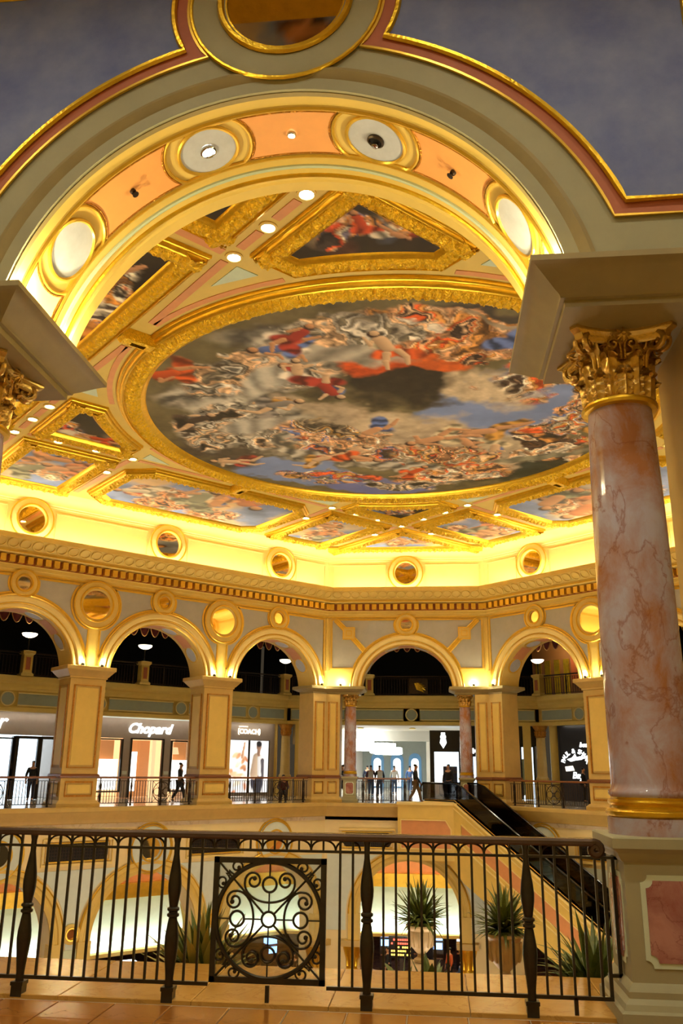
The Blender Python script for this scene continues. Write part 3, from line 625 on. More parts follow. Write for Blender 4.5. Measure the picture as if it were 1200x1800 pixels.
def paint_round(cv, Rr):
    X, Y = cv.X/Rr, cv.Y/Rr
    B = lambda cx, cy, rx, ry, a, col, **k: cv.blob(cx*Rr, cy*Rr, rx*Rr, ry*Rr, a, col, **k)
    B(.55, -.08, .42, .42, .3, SKY, soft=.15, warp=.3, lo=.8, hi=1.2, tex=cv.n)
    B(.32, -.32, .3, .14, .7, CLOUD, soft=.4, warp=.5)
    B(-.48, .62, .32, .2, .5, SKY, soft=.15, warp=.35, lo=.8, hi=1.15, tex=cv.n)
    B(-.1, .86, .3, .14, .1, (.2, .22, .42), soft=.12, warp=.25, lo=.8, hi=1.1, tex=cv.n)
    B(.02, -.38, .3, .26, .2, DARK, soft=.4); B(.62, .62, .5, .26, -.5, (.07, .075, .045), soft=.4); B(-.75, .25, .24, .3, 1.2, (.12, .1, .07), soft=.4); B(.45, -.75, .4, .2, .4, (.09, .075, .06), soft=.4)
    # striped cornices and folds
    for cx, cy, rx, ry, a, fr in ((-.6, -.22, .36, .22, .5, 12), (-.78, .12, .24, .16, 1.3, 13), (-.5, .1, .22, .17, -.6, 12), (-.2, -.72, .4, .13, .25, 13), (-.36, -.45, .3, .13, -.5, 15), (-.3, .42, .5, .1, .45, 22), (.1, .6, .4, .07, .5, 22), (.55, .5, .4, .05, -.35, 20), (.4, -.6, .55, .035, .62, 9)):
        st = .5+.5*np.sin((X*math.cos(a)+Y*math.sin(a))*fr*3+cv.wx*9+3*(X*-math.sin(a)+Y*math.cos(a))*8)
        B(cx, cy, rx, ry, a, STONE, soft=.3, warp=.2, lo=.28, hi=1.35, tex=st)
    for i, (cx, cy, rx, ry, a) in enumerate(((-.12, -.02, .3, .17, .4), (.08, .1, .3, .2, .2), (.32, .2, .3, .15, .35), (.48, .36, .18, .22, .1), (.5, .6, .16, .14, 0), (.0, .28, .25, .1, .2), (-.3, -.15, .2, .12, .8))):
        B(cx, cy, rx, ry, a, CLOUD if i % 2 else (.52, .42, .30), soft=.45, warp=.55, lo=.5, hi=1.3, tex=cv.n*.6+cv.fine*.4); B(cx+.06, cy+.08, rx*.7, ry*.6, a, CLOUDD, soft=.6, warp=.6)
    B(.05, -.6, .26, .12, -.6, (.62, .13, .025), soft=.2, warp=.35, lo=.35, hi=1.3); B(.2, -.52, .14, .07, .3, (.62, .16, .03), soft=.2, warp=.4)
    SKN = (.56, .32, .17); SK2 = (.64, .44, .27)
    P1 = [SKN, SK2, (.62, .56, .45), (.55, .13, .04), (.16, .2, .38), (.5, .3, .09), (.1, .07, .05), (.3, .24, .16), SKN]
    P2 = [(.42, .39, .33), (.55, .5, .42), (.2, .17, .12), (.34, .3, .24), SK2, (.12, .09, .06)]
    P3 = [SKN, (.58, .13, .03), (.5, .26, .08), (.1, .06, .04), (.6, .53, .42), SK2]
    for n_, (cx, cy, rx, ry, a, sc, pal) in enumerate(((.28, -.7, .42, .17, .35, .3, P3), (.62, -.45, .2, .3, .6, .3, P3), (-.45, -.5, .34, .2, -.4, .36, P2), (-.68, .05, .24, .3, .2, .3, P2), (-.1, .32, .36, .15, .3, .3, P1), (.22, .42, .3, .16, .2, .28, P1), (-.35, .7, .3, .1, .2, .3, P1), (.3, .7, .3, .12, -.1, .26, P3),
        (.72, .35, .14, .36, -.2, .3, P3), (-.3, .08, .2, .12, .4, .3, P1), (.05, .85, .3, .07, 0, .26, P2), (-.08, -.78, .3, .1, .1, .32, P2), (.78, 0, .1, .3, 0, .26, P1))): cv.crowd(cx*Rr, cy*Rr, rx*Rr*1.12, ry*Rr*1.15, a, sc*1.7, pal, 400+n_*9)
    for cx, cy, rx, ry, a, fr, cl in ((-.42, -.42, .26, .1, -.7, 11, (.5, .47, .4)), (-.56, .0, .2, .09, -.45, 12, (.46, .43, .37)), (-.16, -.62, .3, .1, .2, 9, (.44, .4, .33)), (.56, -.66, .42, .03, .6, 5, (.4, .33, .24)), (.66, .48, .3, .05, -.4, 12, (.3, .28, .2)), (-.32, .46, .4, .035, .4, 20, (.33, .29, .22))):
        st = .5+.5*np.sin((X*math.cos(a)+Y*math.sin(a))*fr*4.5+cv.wx*5+(X*-math.sin(a)+Y*math.cos(a))*26); B(cx, cy, rx, ry, a, cl, soft=.35, warp=.3, lo=.45, hi=1.25, tex=st*.6+cv.fine*.4)
    B(.08, -.33, .2, .12, .2, DARK, soft=.5, warp=.4); B(.66, .66, .26, .1, -.6, (.06, .065, .04), soft=.5); B(-.72, .42, .12, .2, .4, (.1, .08, .055), soft=.5)
    r = np.random.default_rng(31); k = 0
    for t in range(20):
        a = r.uniform(0, 2*PI); rr = math.sqrt(r.uniform(.1, .92)); cx, cy = rr*math.cos(a), rr*math.sin(a)
        if math.hypot(cx-.5, cy+.05) < .3: continue
        cv.fig(cx*Rr, cy*Rr, r.uniform(.7, 1.1), r.uniform(0, 6.3), DRAPES[int(r.integers(0, 8))], (.60, .34, .18) if r.random() < .5 else (.66, .47, .3), seed=100+t)
    for t in range(5):
        a = r.uniform(0, 6.3); rr = r.uniform(.0, .45); cv.fig((rr*math.cos(a)-.05)*Rr, (rr*math.sin(a)+.1)*Rr, r.uniform(.9, 1.4), r.uniform(0, 6.3), DRAPES[[1, 2, 3, 5, 0][t % 5]], seed=300+t)
def paint_panel(cv, cx, cy, hx, hy, mode, seed):
    r = np.random.default_rng(seed)
    if mode == 'sky':
        for i in range(6): cv.blob(cx+r.uniform(-1, 1)*hx, cy+r.uniform(-1, 1)*hy, hx*r.uniform(.3, .6), hy*r.uniform(.2, .4), r.uniform(0, 3), CLOUD if i % 3 else (.66, .48, .28), warp=.5, soft=.5, tex=cv.n)
        cols = [(.60, .26, .12), (.64, .34, .16), (.30, .30, .22), (.62, .55, .44), (.5, .22, .1)]
    else:
        for i in range(5): cv.blob(cx+r.uniform(-1, 1)*hx, cy+r.uniform(-1, 1)*hy, hx*r.uniform(.3, .6), hy*r.uniform(.2, .4), r.uniform(0, 3), [(.26, .2, .13), (.2, .23, .33), (.12, .06, .04)][i % 3], warp=.5, soft=.5)
        cols = [(.6, .12, .04), (.66, .60, .48), (.6, .3, .08), (.2, .18, .24)]
    for i in range(4): cv.crowd(cx+r.uniform(-.5, .5)*hx, cy+r.uniform(-.5, .5)*hy, hx*.4, hy*.34, r.uniform(0, 3), .5, [(.6, .34, .18), (.66, .46, .3)]+cols+[(.08, .06, .05)], seed+i*5)
    for i in range(int(2+hx*hy*.2)):
        cv.fig(cx+r.uniform(-.65, .65)*hx, cy+r.uniform(-.6, .6)*hy, r.uniform(.8, 1.3)*min(1.4, hy*.45), r.uniform(0, 6.3), cols[i % len(cols)], seed=seed*7+i)
def fresco(par, poly, g, mode, seed, name='painting', z=ZC-.06, holes=None):
    P = np.array(poly); x0, y0 = P.min(0); x1, y1 = P.max(0); xs = np.arange(x0, x1+g, g); ys = np.arange(y0, y1+g, g); X, Y = np.meshgrid(xs, ys, indexing='ij')
    base = OLIVE if mode == 'round' else SKY if mode == 'sky' else DARK
    cv = Canvas(X, Y, base, seed)
    if mode == 'round': paint_round(cv, max(x1-x0, y1-y0)/2)
    else: paint_panel(cv, (x0+x1)/2, (y0+y1)/2, (x1-x0)/2, (y1-y0)/2, mode, seed)
    cv.C = np.clip(cv.C, 0, 1)**1.25*1.05; cv.grade(1.0); nx, ny = X.shape
    idx = np.arange(nx*ny).reshape(nx, ny); mid = inside((X[:-1, :-1]+X[1:, 1:])/2, (Y[:-1, :-1]+Y[1:, 1:])/2, poly)
    q = np.stack([idx[:-1, :-1], idx[:-1, 1:], idx[1:, 1:], idx[1:, :-1]], -1)[mid]
    used = np.unique(q); rem = np.full(nx*ny, -1); rem[used] = np.arange(len(used)); q = rem[q]
    V = np.c_[X.ravel()[used], Y.ravel()[used], np.full(len(used), z)]
    me = bpy.data.meshes.new(name); me.from_pydata([], [], []); me.vertices.add(len(V)); me.vertices.foreach_set('co', V.ravel())
    me.loops.add(q.size); me.loops.foreach_set('vertex_index', q.ravel().astype(np.int32)); me.polygons.add(len(q)); me.polygons.foreach_set('loop_start', np.arange(0, q.size, 4, dtype=np.int32)); me.update(calc_edges=True)
    at = me.color_attributes.new('paint', 'FLOAT_COLOR', 'POINT'); c4 = np.c_[cv.C.reshape(-1, 3)[used], np.ones(len(used))]; at.data.foreach_set('color', c4.ravel().astype(np.float32))
    me.materials.append(MATS['fresco']); return inst(me, name, par)
def frame(par, poly, w=.72, ds=.055, h=.26, relief=True, name='frame'):
    poly = ccw(poly); S = subdiv(poly, ds); z = lambda h_: ZC-h_
    def ring(d, hh): return [(p[0], p[1], z(hh)) for p in inset(poly if len(poly) > 30 else S, d)]
    k = w/.72
    F = MB().rings([ring(d*k, hh*h/.26) for d, hh in ((0, -.02), (0, .07), (.03, .1), (.07, .1), (.09, .17), (.14, .2), (.15, .2), (.165, .15), (.18, .15))]).part(name, 'gold', par, smooth=50)
    MB().rings([ring(d*k, hh*h/.26) for d, hh in ((.58, .17), (.61, .14), (.66, .12), (.7, .04), (.72, -.02))]).part('inner_moulding', 'gold', F, smooth=50)
    Sx = np.array(S); seg = np.hypot(*(np.roll(Sx, -1, 0)-Sx).T); s = np.concatenate([[0], np.cumsum(seg)[:-1]]); tot = seg.sum(); nper = max(4, round(tot/.24)); ph = s/tot*nper
    rg = []; r = np.random.default_rng(len(S)); m = 8
    for j in range(m+1):
        t = j/m; d = (.18+.41*t)*k
        lf = np.abs(np.sin(PI*(ph+.35*math.sin(PI*t))))**.7*(.45+.55*np.abs(np.sin(2*PI*(ph*1.0)+PI*2.5*t)))
        hh = .15+.05*math.sin(PI*t)+(.10*lf*math.sin(PI*t)**.6 if 0 < j < m else 0)+(r.uniform(-.03, .03, len(S)) if 0 < j < m else 0)
        ins = inset(S, d); rg.append([(ins[i, 0], ins[i, 1], ZC-hh[i]*h/.26) for i in range(len(S))] if not np.isscalar(hh) else [(q[0], q[1], ZC-hh*h/.26) for q in ins])
    MB().rings(rg).part('leaf_relief', 'gold_leaf', F, smooth=25, kind='stuff')
    return F
CE = root('ceiling', 'flat octagonal rotunda ceiling of cream plaster with gold frames', 'ceiling', (0, CY, 0)); del CE['category']; CE['kind'] = 'structure'
octo = [(HS+.3, RS), (RS, HS+.3), (RS, -HS-.3), (HS+.3, -RS-.2), (-HS-.3, -RS-.2), (-RS, -HS-.3), (-RS, HS+.3), (-HS-.3, RS)]
MB().prism(octo, ZC, ZC+.4, 'z').part('ceiling_slab', 'ceiling_cream', CE, smooth=0)
def sym8(p, i):
    x, y = p
    for _ in range(i % 4): x, y = -y, x
    if i >= 4: x = -x
    return (x, y)
def rot4(poly, i): return [sym8(p, i) for p in poly]
# great round painting
cpoly = circ(0, 0, 8.5, 300)
RP = root('ceiling_painting', 'great round painted ceiling panel of clouds, sky and draped figures', 'painting', (0, CY, 0))
fresco(RP, circ(0, 0, 7.75, 96), .042, 'round', 5)
frame(RP, cpoly, .9, .055, .3)
PW = .42
Ln = 12.5
def tri_poly(o=0):
    a = math.atan2(8.69, 1.69); P = [(0, Ln-PW), (-2.54, 9.54)]+[(8.85*math.cos(t), 8.85*math.sin(t)) for t in np.linspace(PI-a, a, 13)]+[(2.54, 9.54)]
    return P
def place(lab, poly, g, mode, seed, w, grp):
    T = root('ceiling_painting', lab, 'painting', (0, CY, 0), group=grp); poly = ccw(poly)
    fresco(T, [tuple(p) for p in inset(poly, w-.08)], g, mode, seed); frame(T, poly, w); return T
WHERE = ['far', 'left', 'near', 'right']
for i in range(4):
    place('three-cornered gold framed ceiling painting between the round painting and the %s wall' % WHERE[i], rot4(tri_poly(), i), .05 if i < 3 else .07, 'dark', 40+i, .66, 'three-cornered paintings round the great round one')
    place('small triangular gold framed ceiling painting against the %s cove' % WHERE[i], rot4([(0, 12.95), (3.95, 16.9), (-3.95, 16.9)], i), .07, 'sky', 50+i, .62, 'triangular paintings along the cove')
DIA = ['far left', 'near left', 'near right', 'far right']
for i in range(4):
    # quadrant where x<0,y>0 for i=0 : e = along, n = outward
    def q(e, n): return sym8((-(n-e)/2, (n+e)/2), i)     # e = x+y, n = y-x
    place('long gold framed ceiling painting along the %s cove' % DIA[i], [q(e, n) for e, n in (((-6.2, 14.2), (-4.95, 12.95), (4.95, 12.95), (6.2, 14.2), (6.2, 19.15), (4.95, 20.4), (-4.95, 20.4), (-6.2, 19.15)) if i in (0, 3) else ((-6.2, 12.95), (6.2, 12.95), (6.2, 20.4), (-6.2, 20.4)))], .055, 'sky' if i in (0, 3) else 'dark', 60+i, .7, 'long paintings along the slanting coves')
    for s, sd in ((1, 'first'), (-1, 'second')):
        nm = {(0, 1): 'far end of the far left', (0, -1): 'left end of the far left', (1, 1): 'left end of the near left', (1, -1): 'near end of the near left', (2, 1): 'near end of the near right', (2, -1): 'right end of the near right', (3, 1): 'right end of the far right', (3, -1): 'far end of the far right'}[(i, s)]
        place('square gold framed ceiling painting at the %s cove' % nm, [q(s*e, n) for e, n in ((6.98, 12.95), (12.05, 12.95), (12.05, 20.3), (6.98, 20.3))], .065, 'sky' if i in (0, 3) else 'dark', 70+i*2+s, .68, 'square paintings at the cove corners')
# pink and green inlays in the bands between the frames
def inlay(poly, m, name): P = ccw(poly); MB().prism(P, ZC-.02, ZC+.01, 'z').part(name, m, CE, smooth=0)
def strip(p0, p1, hw, m='pink_inlay'):
    dx, dy = p1[0]-p0[0], p1[1]-p0[1]; l = math.hypot(dx, dy); nx, ny = -dy/l*hw, dx/l*hw
    inlay([(p0[0]+nx, p0[1]+ny), (p0[0]-nx, p0[1]-ny), (p1[0]-nx, p1[1]-ny), (p1[0]+nx, p1[1]+ny)], m, 'inlay_strip')
for i in range(8):
    S = lambda p: sym8(p, i)
    b = lambda t: (t, Ln-t)
    for t0, t1 in ((.25, .8), (1.2, 1.75), (2.15, 2.7)): strip(S(b(t0)), S(b(t1)), .1)
    strip(S(b(3.15)), S((5.65, 6.75)), .1); strip(S((3.1, 9.7)), S((4.05, 10.75)), .11); strip(S((4.5, 11.1)), S((6.6, 13.2)), .11); strip(S((.3, 12.8)), S((1.2, 13.75)), .11); strip(S((1.55, 14.05)), S((4.2, 16.6)), .11)
    inlay([S(p) for p in ((3.7, 8.36), (2.92, 9.12), (2.52, 8.72))], 'green_inlay', 'inlay_triangle')
    a0, a1 = math.radians(77), math.radians(50)
    inlay([S((8.78*math.cos(t), 8.78*math.sin(t))) for t in np.linspace(a0, a1, 8)]+[S((8.62*math.cos(t), 8.62*math.sin(t))) for t in np.linspace(a1, a0, 8)], 'pink_inlay', 'inlay_arc')
# gold leaf clasps where the round frame meets the slanting bands
for i in range(4):
    a = PI/4+i*PI/2; c = (8.75*math.cos(a), 8.75*math.sin(a))
    T = tag(MB().rings([[(x*f, y*f, h) for x, y in ((-.5, -.2), (.5, -.2), (.5, .2), (-.5, .2))] for f, h in ((1, .02), (1.0, -.2), (.85, -.3), (.4, -.33))]).part('ceiling_clasp', 'gold_leaf', None, (c[0], CY+c[1], ZC)), 'gold leaf clasp joining the round frame to the %s frame' % ['far right', 'far left', 'near left', 'near right'][i], 'clasp', 'gold clasps round the great painting'); T.rotation_euler = (0, 0, a)
# downlights
dl_ring = MB().lathe([(.2, 0), (.2, -.03), (.15, -.045), (.135, -.01), (.135, .03)], 20, caps=False).mesh('ring', 'cream')
dl_lens = MB().lathe([(0, -.012), (.1, -.014), (.137, -.006)], 20, caps=False).mesh('lens', 'lamp_lens')
pts = []
for i in range(8):
    for p in ((2.9, 9.5), (1.95, 10.5), (1.0, 11.5), (4.25, 11.0), (1.35, 14.05)): pts.append(sym8(p, i))
for i in range(4): pts.append(sym8((0, 12.6), i))
def dlab(n, p):
    if n >= 40: return 'white recessed downlight at the %s crossing of the ceiling bands' % ['far', 'left', 'near', 'right'][n-40]
    side = ('far' if p[1] > 0 else 'near') if abs(p[1]) > abs(p[0]) else ('left' if p[0] < 0 else 'right')
    half = ('left' if p[0] < 0 else 'right') if side in ('far', 'near') else ('near' if p[1] < 0 else 'far')
    return 'white recessed downlight %s, %s side of the ceiling, %s half' % (['touching the round painting', 'second from the round painting', 'third from the round painting', 'out between long and square paintings', 'out beside the triangular painting'][n % 5], side, half)
for n, p in enumerate(pts):
    D = root('downlight', dlab(n, p), 'downlight', (p[0], CY+p[1], ZC-.005), group='downlights in the rotunda ceiling')
    inst(dl_ring, 'ring', D); inst(dl_lens, 'lens', D)
    lamp('downlight_beam', 'SPOT', (0, 0, -.06), DOWN_W, WARM2, D, size=.12, spot=math.radians(120), blend=.8)
# ================================================================== near gallery: arch wall facing the camera
YN = 6.3; NZ = 5.1; NR = 2.5
NW = struct('wall_front', 'near gallery wall with a wide arch, blue plaster fields and a round mirror')
MB().prism(notched(4.62, 5.5, 10.4, [0], NZ, NR, 48), YN, YN+.2).part('wall_body', 'grey_stone', NW)
a = math.asin((5.5-NZ)/NR)*.9
A = MB().sweep_arc([(2.74, YN+.01), (2.74, YN-.02), (2.7, YN-.035), (2.66, YN-.02), (2.62, YN+.0), (2.56, YN+.025), (2.51, YN+.03), (2.49, YN+.03), (2.49, YN+.08)], 0, NZ, a, PI-a, 64).part('arch_cavetto', 'tan_block', NW)
SF = MB().sweep_arc([(2.495, YN+.05), (2.495, YN+.19), (2.47, YN+.2), (2.47, YN+.235), (2.495, YN+.24), (2.495, YN+.84), (2.47, YN+.845), (2.47, YN+.88), (2.45, YN+.9), (2.43, YN+.95), (2.455, YN+1.0), (2.455, YN+1.03), (2.425, YN+1.07), (2.42, YN+1.12), (2.46, YN+1.15), (2.46, YN+1.2), (2.44, YN+1.22), (2.44, YN+1.36), (2.5, YN+1.38)], 0, NZ, a, PI-a, 72).part('soffit', 'cream', NW, smooth=30)
MB().tube([(2.425*math.cos(a+(PI-2*a)*i/64), YN+.955, NZ+2.425*math.sin(a+(PI-2*a)*i/64)) for i in range(65)], .022, 6).part('green_roll', 'green_inlay', SF)
for yy in (.215, .862):
    MB().tube([(2.475*math.cos(a+(PI-2*a)*i/64), YN+yy, NZ+2.475*math.sin(a+(PI-2*a)*i/64)) for i in range(65)], .02, 5).part('gold_bead', 'gold_trim', SF)
MB().tube([(2.43*math.cos(a+(PI-2*a)*i/64), YN+1.09, NZ+2.43*math.sin(a+(PI-2*a)*i/64)) for i in range(65)], .03, 6).part('gold_bead', 'gold', SF)
yc = YN+.54; rc = 2.488; SP = math.radians(19.5)
def on_arch(s, y, r=rc): t = PI/2-s/rc; return (r*math.cos(t), y, NZ+r*math.sin(t))
for j in (-3, -1, 1, 3):
    s0 = j*SP*rc
    R_ = MB()
    for rr, dr, tt in ((.30, .014, .02), (.44, .006, .018)):
        R_.tube([on_arch(s0+rr*math.cos(2*PI*i/32), yc+min(.3, max(-.3, rr*math.sin(2*PI*i/32))), rc-dr) for i in range(32)], tt, 6, True)
    o = R_.part('coffer_ring', 'gold_trim', SF)
    d = MB(); c = on_arch(s0, yc, rc-.012); ring = [on_arch(s0+.29*math.cos(2*PI*i/32), yc+.29*math.sin(2*PI*i/32), rc-.012) for i in range(32)]
    d.add([c]+ring, [(0, i+1, (i+1) % 32+1) for i in range(32)]).part('coffer_disc', 'disc_grey', o)
for j in (-4, -2, 0, 2, 4):
    s0 = j*SP*rc; rows = []
    for q in range(9):
        y = yc-.285+.57*q/8; h = SP*rc-math.sqrt(max(0, .47**2-(y-yc)**2))
        lo, hi = -h, h
        if abs(j) == 4:
            e = abs(a) ; lim = (PI/2-a)*rc-abs(s0)-.02
            if j > 0: hi = lim
            else: lo = -lim
        rows.append([on_arch(s0+lo+(hi-lo)*i/10, y, rc-.006) for i in range(11)])
    m = MB().rings(rows, closed=False); o = m.part('coffer_panel', 'orange_inlay' if abs(j) < 4 else 'cream_light', SF)
    edge = rows[0]+[r[-1] for r in rows[1:-1]]+rows[-1][::-1]+[r[0] for r in rows[1:-1]][::-1]
    MB().tube(edge, .012, 5, True).part('gold_bead', 'gold_dark', o)
# fixtures set in the soffit
def fixture(name, label, s, lens, rr, grp, power=0):
    p = on_arch(s, yc, rc-.015); T = root(name, label, 'lamp' if 'light' in name else 'sprinkler', p, group=grp); T.rotation_euler = (0, -(PI-0)+s/rc+PI, 0)
    MB().lathe([(rr, 0.0), (rr, -.02), (rr*.8, -.03), (rr*.7, -.012)], 20, caps=False).part('ring', 'chrome' if power or lens != 'dark_void' else 'dark_metal', T)
    MB().lathe([(0, -.012), (rr*.72, -.012)], 20, caps=False).part('lens', lens, T)
    if name == 'arch_spotlight' and not power:
        MB().lathe([(.03, 0), (.035, -.05), (.02, -.055)], 12).part('lamp_head', 'chrome', T, (.01, 0, -.02))
    if power: lamp('spot_beam', 'SPOT', (0, 0, -.05), power, WARM2, T, size=.05, spot=math.radians(100), blend=.6)
    return T
fixture('arch_spotlight', 'lit round spotlight in a grey disc of the near arch', -SP*rc, 'lamp_lens', .08, 'spotlights in the near arch', 60)
fixture('arch_spotlight', 'unlit round spotlight in a grey disc of the near arch', SP*rc, 'dark_void', .085, 'spotlights in the near arch')
fixture('soffit_downlight', 'small cream ceiling sensor in the middle pink coffer of the near arch', 0, 'lamp_bowl', .045, None)  # small round light, its lens glows without a lamp
for j, w in ((-2, 'between the two discs on the lit spotlight side'), (2, 'between the two discs on the unlit spotlight side')):
    T = fixture('sprinkler', 'dark sprinkler head in a pink coffer ' + w, j*SP*rc, 'dark_void', .03, 'sprinklers in the near arch'); MB().lathe([(.012, 0), (.012, -.05), (.035, -.055), (.035, -.06), (0, -.062)], 10).part('head', 'dark_metal', T)
# plaster fields with pink border and gold trim
MC = (0, 8.62)
def field(off, s, xr, zb, zt):
    rA = 3.0+off; rM = .94+off; c = (0, NZ); xb = math.sqrt(rA*rA-(zb-NZ)**2); p = max(ccx(c, rA, MC, rM), key=lambda q: q[0]); xt = math.sqrt(rM*rM-(zt-MC[1])**2)
    P = [(xb, zb), (xr, zb), (xr, zt), (xt, zt)]+arc_to(MC, rM, (xt, zt), p, False, 12)[1:]+arc_to(c, rA, p, (xb, zb), False, 24)[1:-1]
    return [(s*x, z) for x, z in P]
for s in (-1, 1):
    xr = 3.6 if s > 0 else 4.5; zt = 8.9
    P = field(0, s, xr+.13, 6.06, zt+.13); MB().prism(P, YN-.018, YN).part('pink_border', 'pink_plaster', NW); outline(P, YN-.02, .016).part('gold_bead', 'gold_trim', NW)
    P = field(.14, s, xr, 6.2, zt); f = MB().prism(P, YN-.03, YN).part('blue_field', 'blue_plaster', NW); outline(P, YN-.035, .03, 6).part('gold_edge', 'gold', f)
MM = MB().lathe([(.9, .0), (.9, -.03), (.88, -.04), (.66, -.04), (.64, -.03), (.62, -.06), (.58, -.05), (.56, -.03), (.55, -.02)], 48, (0, 0, 0), 'y', caps=False).part('round_mirror', 'grey_stone', NW, (MC[0], YN, MC[1]))
MB().torus(.62, .035, (0, -.05, 0), n=48).torus(.575, .03, (0, -.02, 0), n=48).torus(.91, .02, (0, -.03, 0), n=48).part('rim', 'gold', MM)
MB().prism(circ(0, 0, .57, 40), -.03, -.015).part('mirror', 'near_mirror', MM, smooth=0)
for s in (-1, 1):
    def rr(d, z): x0, x1 = 2.38-d, 4.7; r = [(x0, 6.23-d), (x1, 6.23-d), (x1, 7.67+d), (x0, 7.67+d)]; return [(s*p[0], p[1], z) for p in r]
    c = MB().rings([rr(d, z) for d, z in ((0, 5.2), (0, 5.26), (.035, 5.265), (.045, 5.29), (.09, 5.32), (.19, 5.4), (.26, 5.45), (.285, 5.46), (.285, 5.51))]); c.f += [(0, 1, 2, 3), tuple(len(c.v)-4+i for i in range(4))]
    c.part('impost_block', 'tan_block', NW)
    for yy in (6.5, 7.35):
        u = MB().lathe([(.05, 0), (.06, .05), (.05, .08), (0, .08)], 12).part('uplight', 'bronze', NW, (s*2.3, yy, 5.51)); lamp('uplight_bulb', 'POINT', (0, 0, .12), PIER_W*1.3, WARM, u, size=.04)
# body of the near corner piers beyond the columns
for s in (-1, 1): MB().box(s*3.75-.35, s*3.75+.35, 6.4, 7.5, 0, 5.2).part('corner_pier', 'tan_stone', NW)
# near gallery shell behind the camera
MB().box(-9, 9, -4.3, -4.0, 0, 10.4).part('back_wall', 'cream', struct('wall_back', 'cream back wall of the near gallery'))
CG = struct('ceiling_gallery', 'near gallery ceiling with gold beams and painted fields')
MB().box(-9, 9, -4.2, 6.5, 10.3, 10.6).part('slab', 'cream', CG)
for yy in (5.2, 1.6, -2.0): MB().rings([[(-9, yy-w, z), (9, yy-w, z), (9, yy+w, z), (-9, yy+w, z)] for w, z in ((.5, 10.32), (.5, 10.1), (.42, 10.05), (.4, 9.95))]+[[(-9, yy, 9.95), (9, yy, 9.95), (9, yy, 9.95), (-9, yy, 9.95)]]).part('beam', 'gold', CG)
for yy, sd in ((3.4, 91), (-.2, 92)):
    f = fresco(CG, rect(-3.5, 3.5, yy-1.2, yy+1.2), .09, 'sky', sd, 'painted_field', 10.28)
for s in (-1, 1): MB().box(s*9-.15, s*9+.15, -4.3, 7.5, 0, 10.4).part('side_wall', 'cream', struct('wall_side_%s' % ('left' if s < 0 else 'right'), 'cream side wall of the near gallery'))
for x in (-4.5, -1.5, 1.5, 4.5):  # unseen lamps added as soft fill for the near wall
    for y in (.0, 3.4):
        D = root('gallery_fill_lamp', 'round recessed downlight in the near gallery ceiling, %s row, %s' % ('front' if y > 1 else 'rear', {-4.5: 'far left', -1.5: 'mid left', 1.5: 'mid right', 4.5: 'far right'}[x]), 'downlight', (x, y, 10.26), group='downlights in the near gallery ceiling'); inst(dl_ring, 'ring', D); inst(dl_lens, 'lens', D)
        lamp('downlight_beam', 'SPOT', (0, 0, -.05), NEAR_W, WARM2, D, size=.15, spot=math.radians(150), blend=1)

# ------------------------------------------------------------------ marble columns
def sq(h, z): return [(-h, -h, z), (h, -h, z), (h, h, z), (-h, h, z)]
def leaf_mesh(name, H, w0, r0, r1, rho):
    nv, nu = 22, 10; v = []; f = []
    for i in range(nv+1):
        t = i/nv
        if t < .66: z = (H-rho)*t/.66; out = r0+(r1-r0)*t/.66; ph = 0
        else: ph = (t-.66)/.34*math.radians(215); z = H-rho+rho*math.sin(ph); out = r1+rho*(1-math.cos(ph))
        wd = w0*(.8+.3*math.sin(PI*min(1, t/.8)))*(1+.34*abs(math.sin(t*4.5*PI))-.2)*(1 if t < .7 else math.sqrt(max(.03, 1-((t-.7)/.3)**2)))
        for j in range(nu+1):
            u = -1+2*j/nu; x = u*wd; rid = .03*(1-abs(u))**.7+.012*math.cos(u*11)*(1-.4*t)-.028*u*u+.011*math.cos(t*9*PI+abs(u)*5)*min(1, abs(u)*3)
            y = math.sqrt(max(0, out*out-x*x))+rid*math.cos(ph); v.append((x, -y, z+rid*math.sin(ph)))
    for i in range(nv):
        for j in range(nu): k = i*(nu+1)+j; f.append((k, k+1, k+nu+2, k+nu+1))
    n = len(v); v += [(x*.96, y+.012, z) for x, y, z in v]; f += [tuple(q+n for q in reversed(p)) for p in f]
    return MB().add(v, f).mesh(name, 'old_gold', 60)
leaf1 = leaf_mesh('acanthus_leaf', .23, .088, .262, .285, .03); leaf2 = leaf_mesh('acanthus_leaf', .40, .088, .25, .29, .036)
def spiral(cx, cz, r0, r1, a0, turns, n=26): return [(cx+(r0+(r1-r0)*i/n)*math.cos(a0+turns*2*PI*i/n), cz+(r0+(r1-r0)*i/n)*math.sin(a0+turns*2*PI*i/n)) for i in range(n+1)]
sp = spiral(.42, .475, .1, .012, PI*1.02, -1.7); stem_ = [(.27, .3), (.275, .38), (.288, .44)]
vol_me = MB().tube([(0, -x, z) for x, z in stem_+sp], [.022+.014*math.sin(PI*min(1, i/8)) if i < 8 else .032-.016*i/29 for i in range(len(stem_)+len(sp))], 6, up=(1, 0, 0)).mesh('volute', 'old_gold', 60)
sp2 = [(x, z) for x, z in spiral(.075, .47, .055, .01, PI*1.0, -1.4, 18)]
hel_me = MB().tube([(x, -.295-.02*i/20, z) for i, (x, z) in enumerate([(.015, .34), (.016, .42)]+sp2)], .013, 6, up=(0, 1, 0)).mesh('helix', 'old_gold', 60)
hel2_me = MB().tube([(-x, -.295-.02*i/20, z) for i, (x, z) in enumerate([(.015, .34), (.016, .42)]+sp2)], .013, 6, up=(0, 1, 0)).mesh('helix', 'old_gold', 60)
fl = MB()
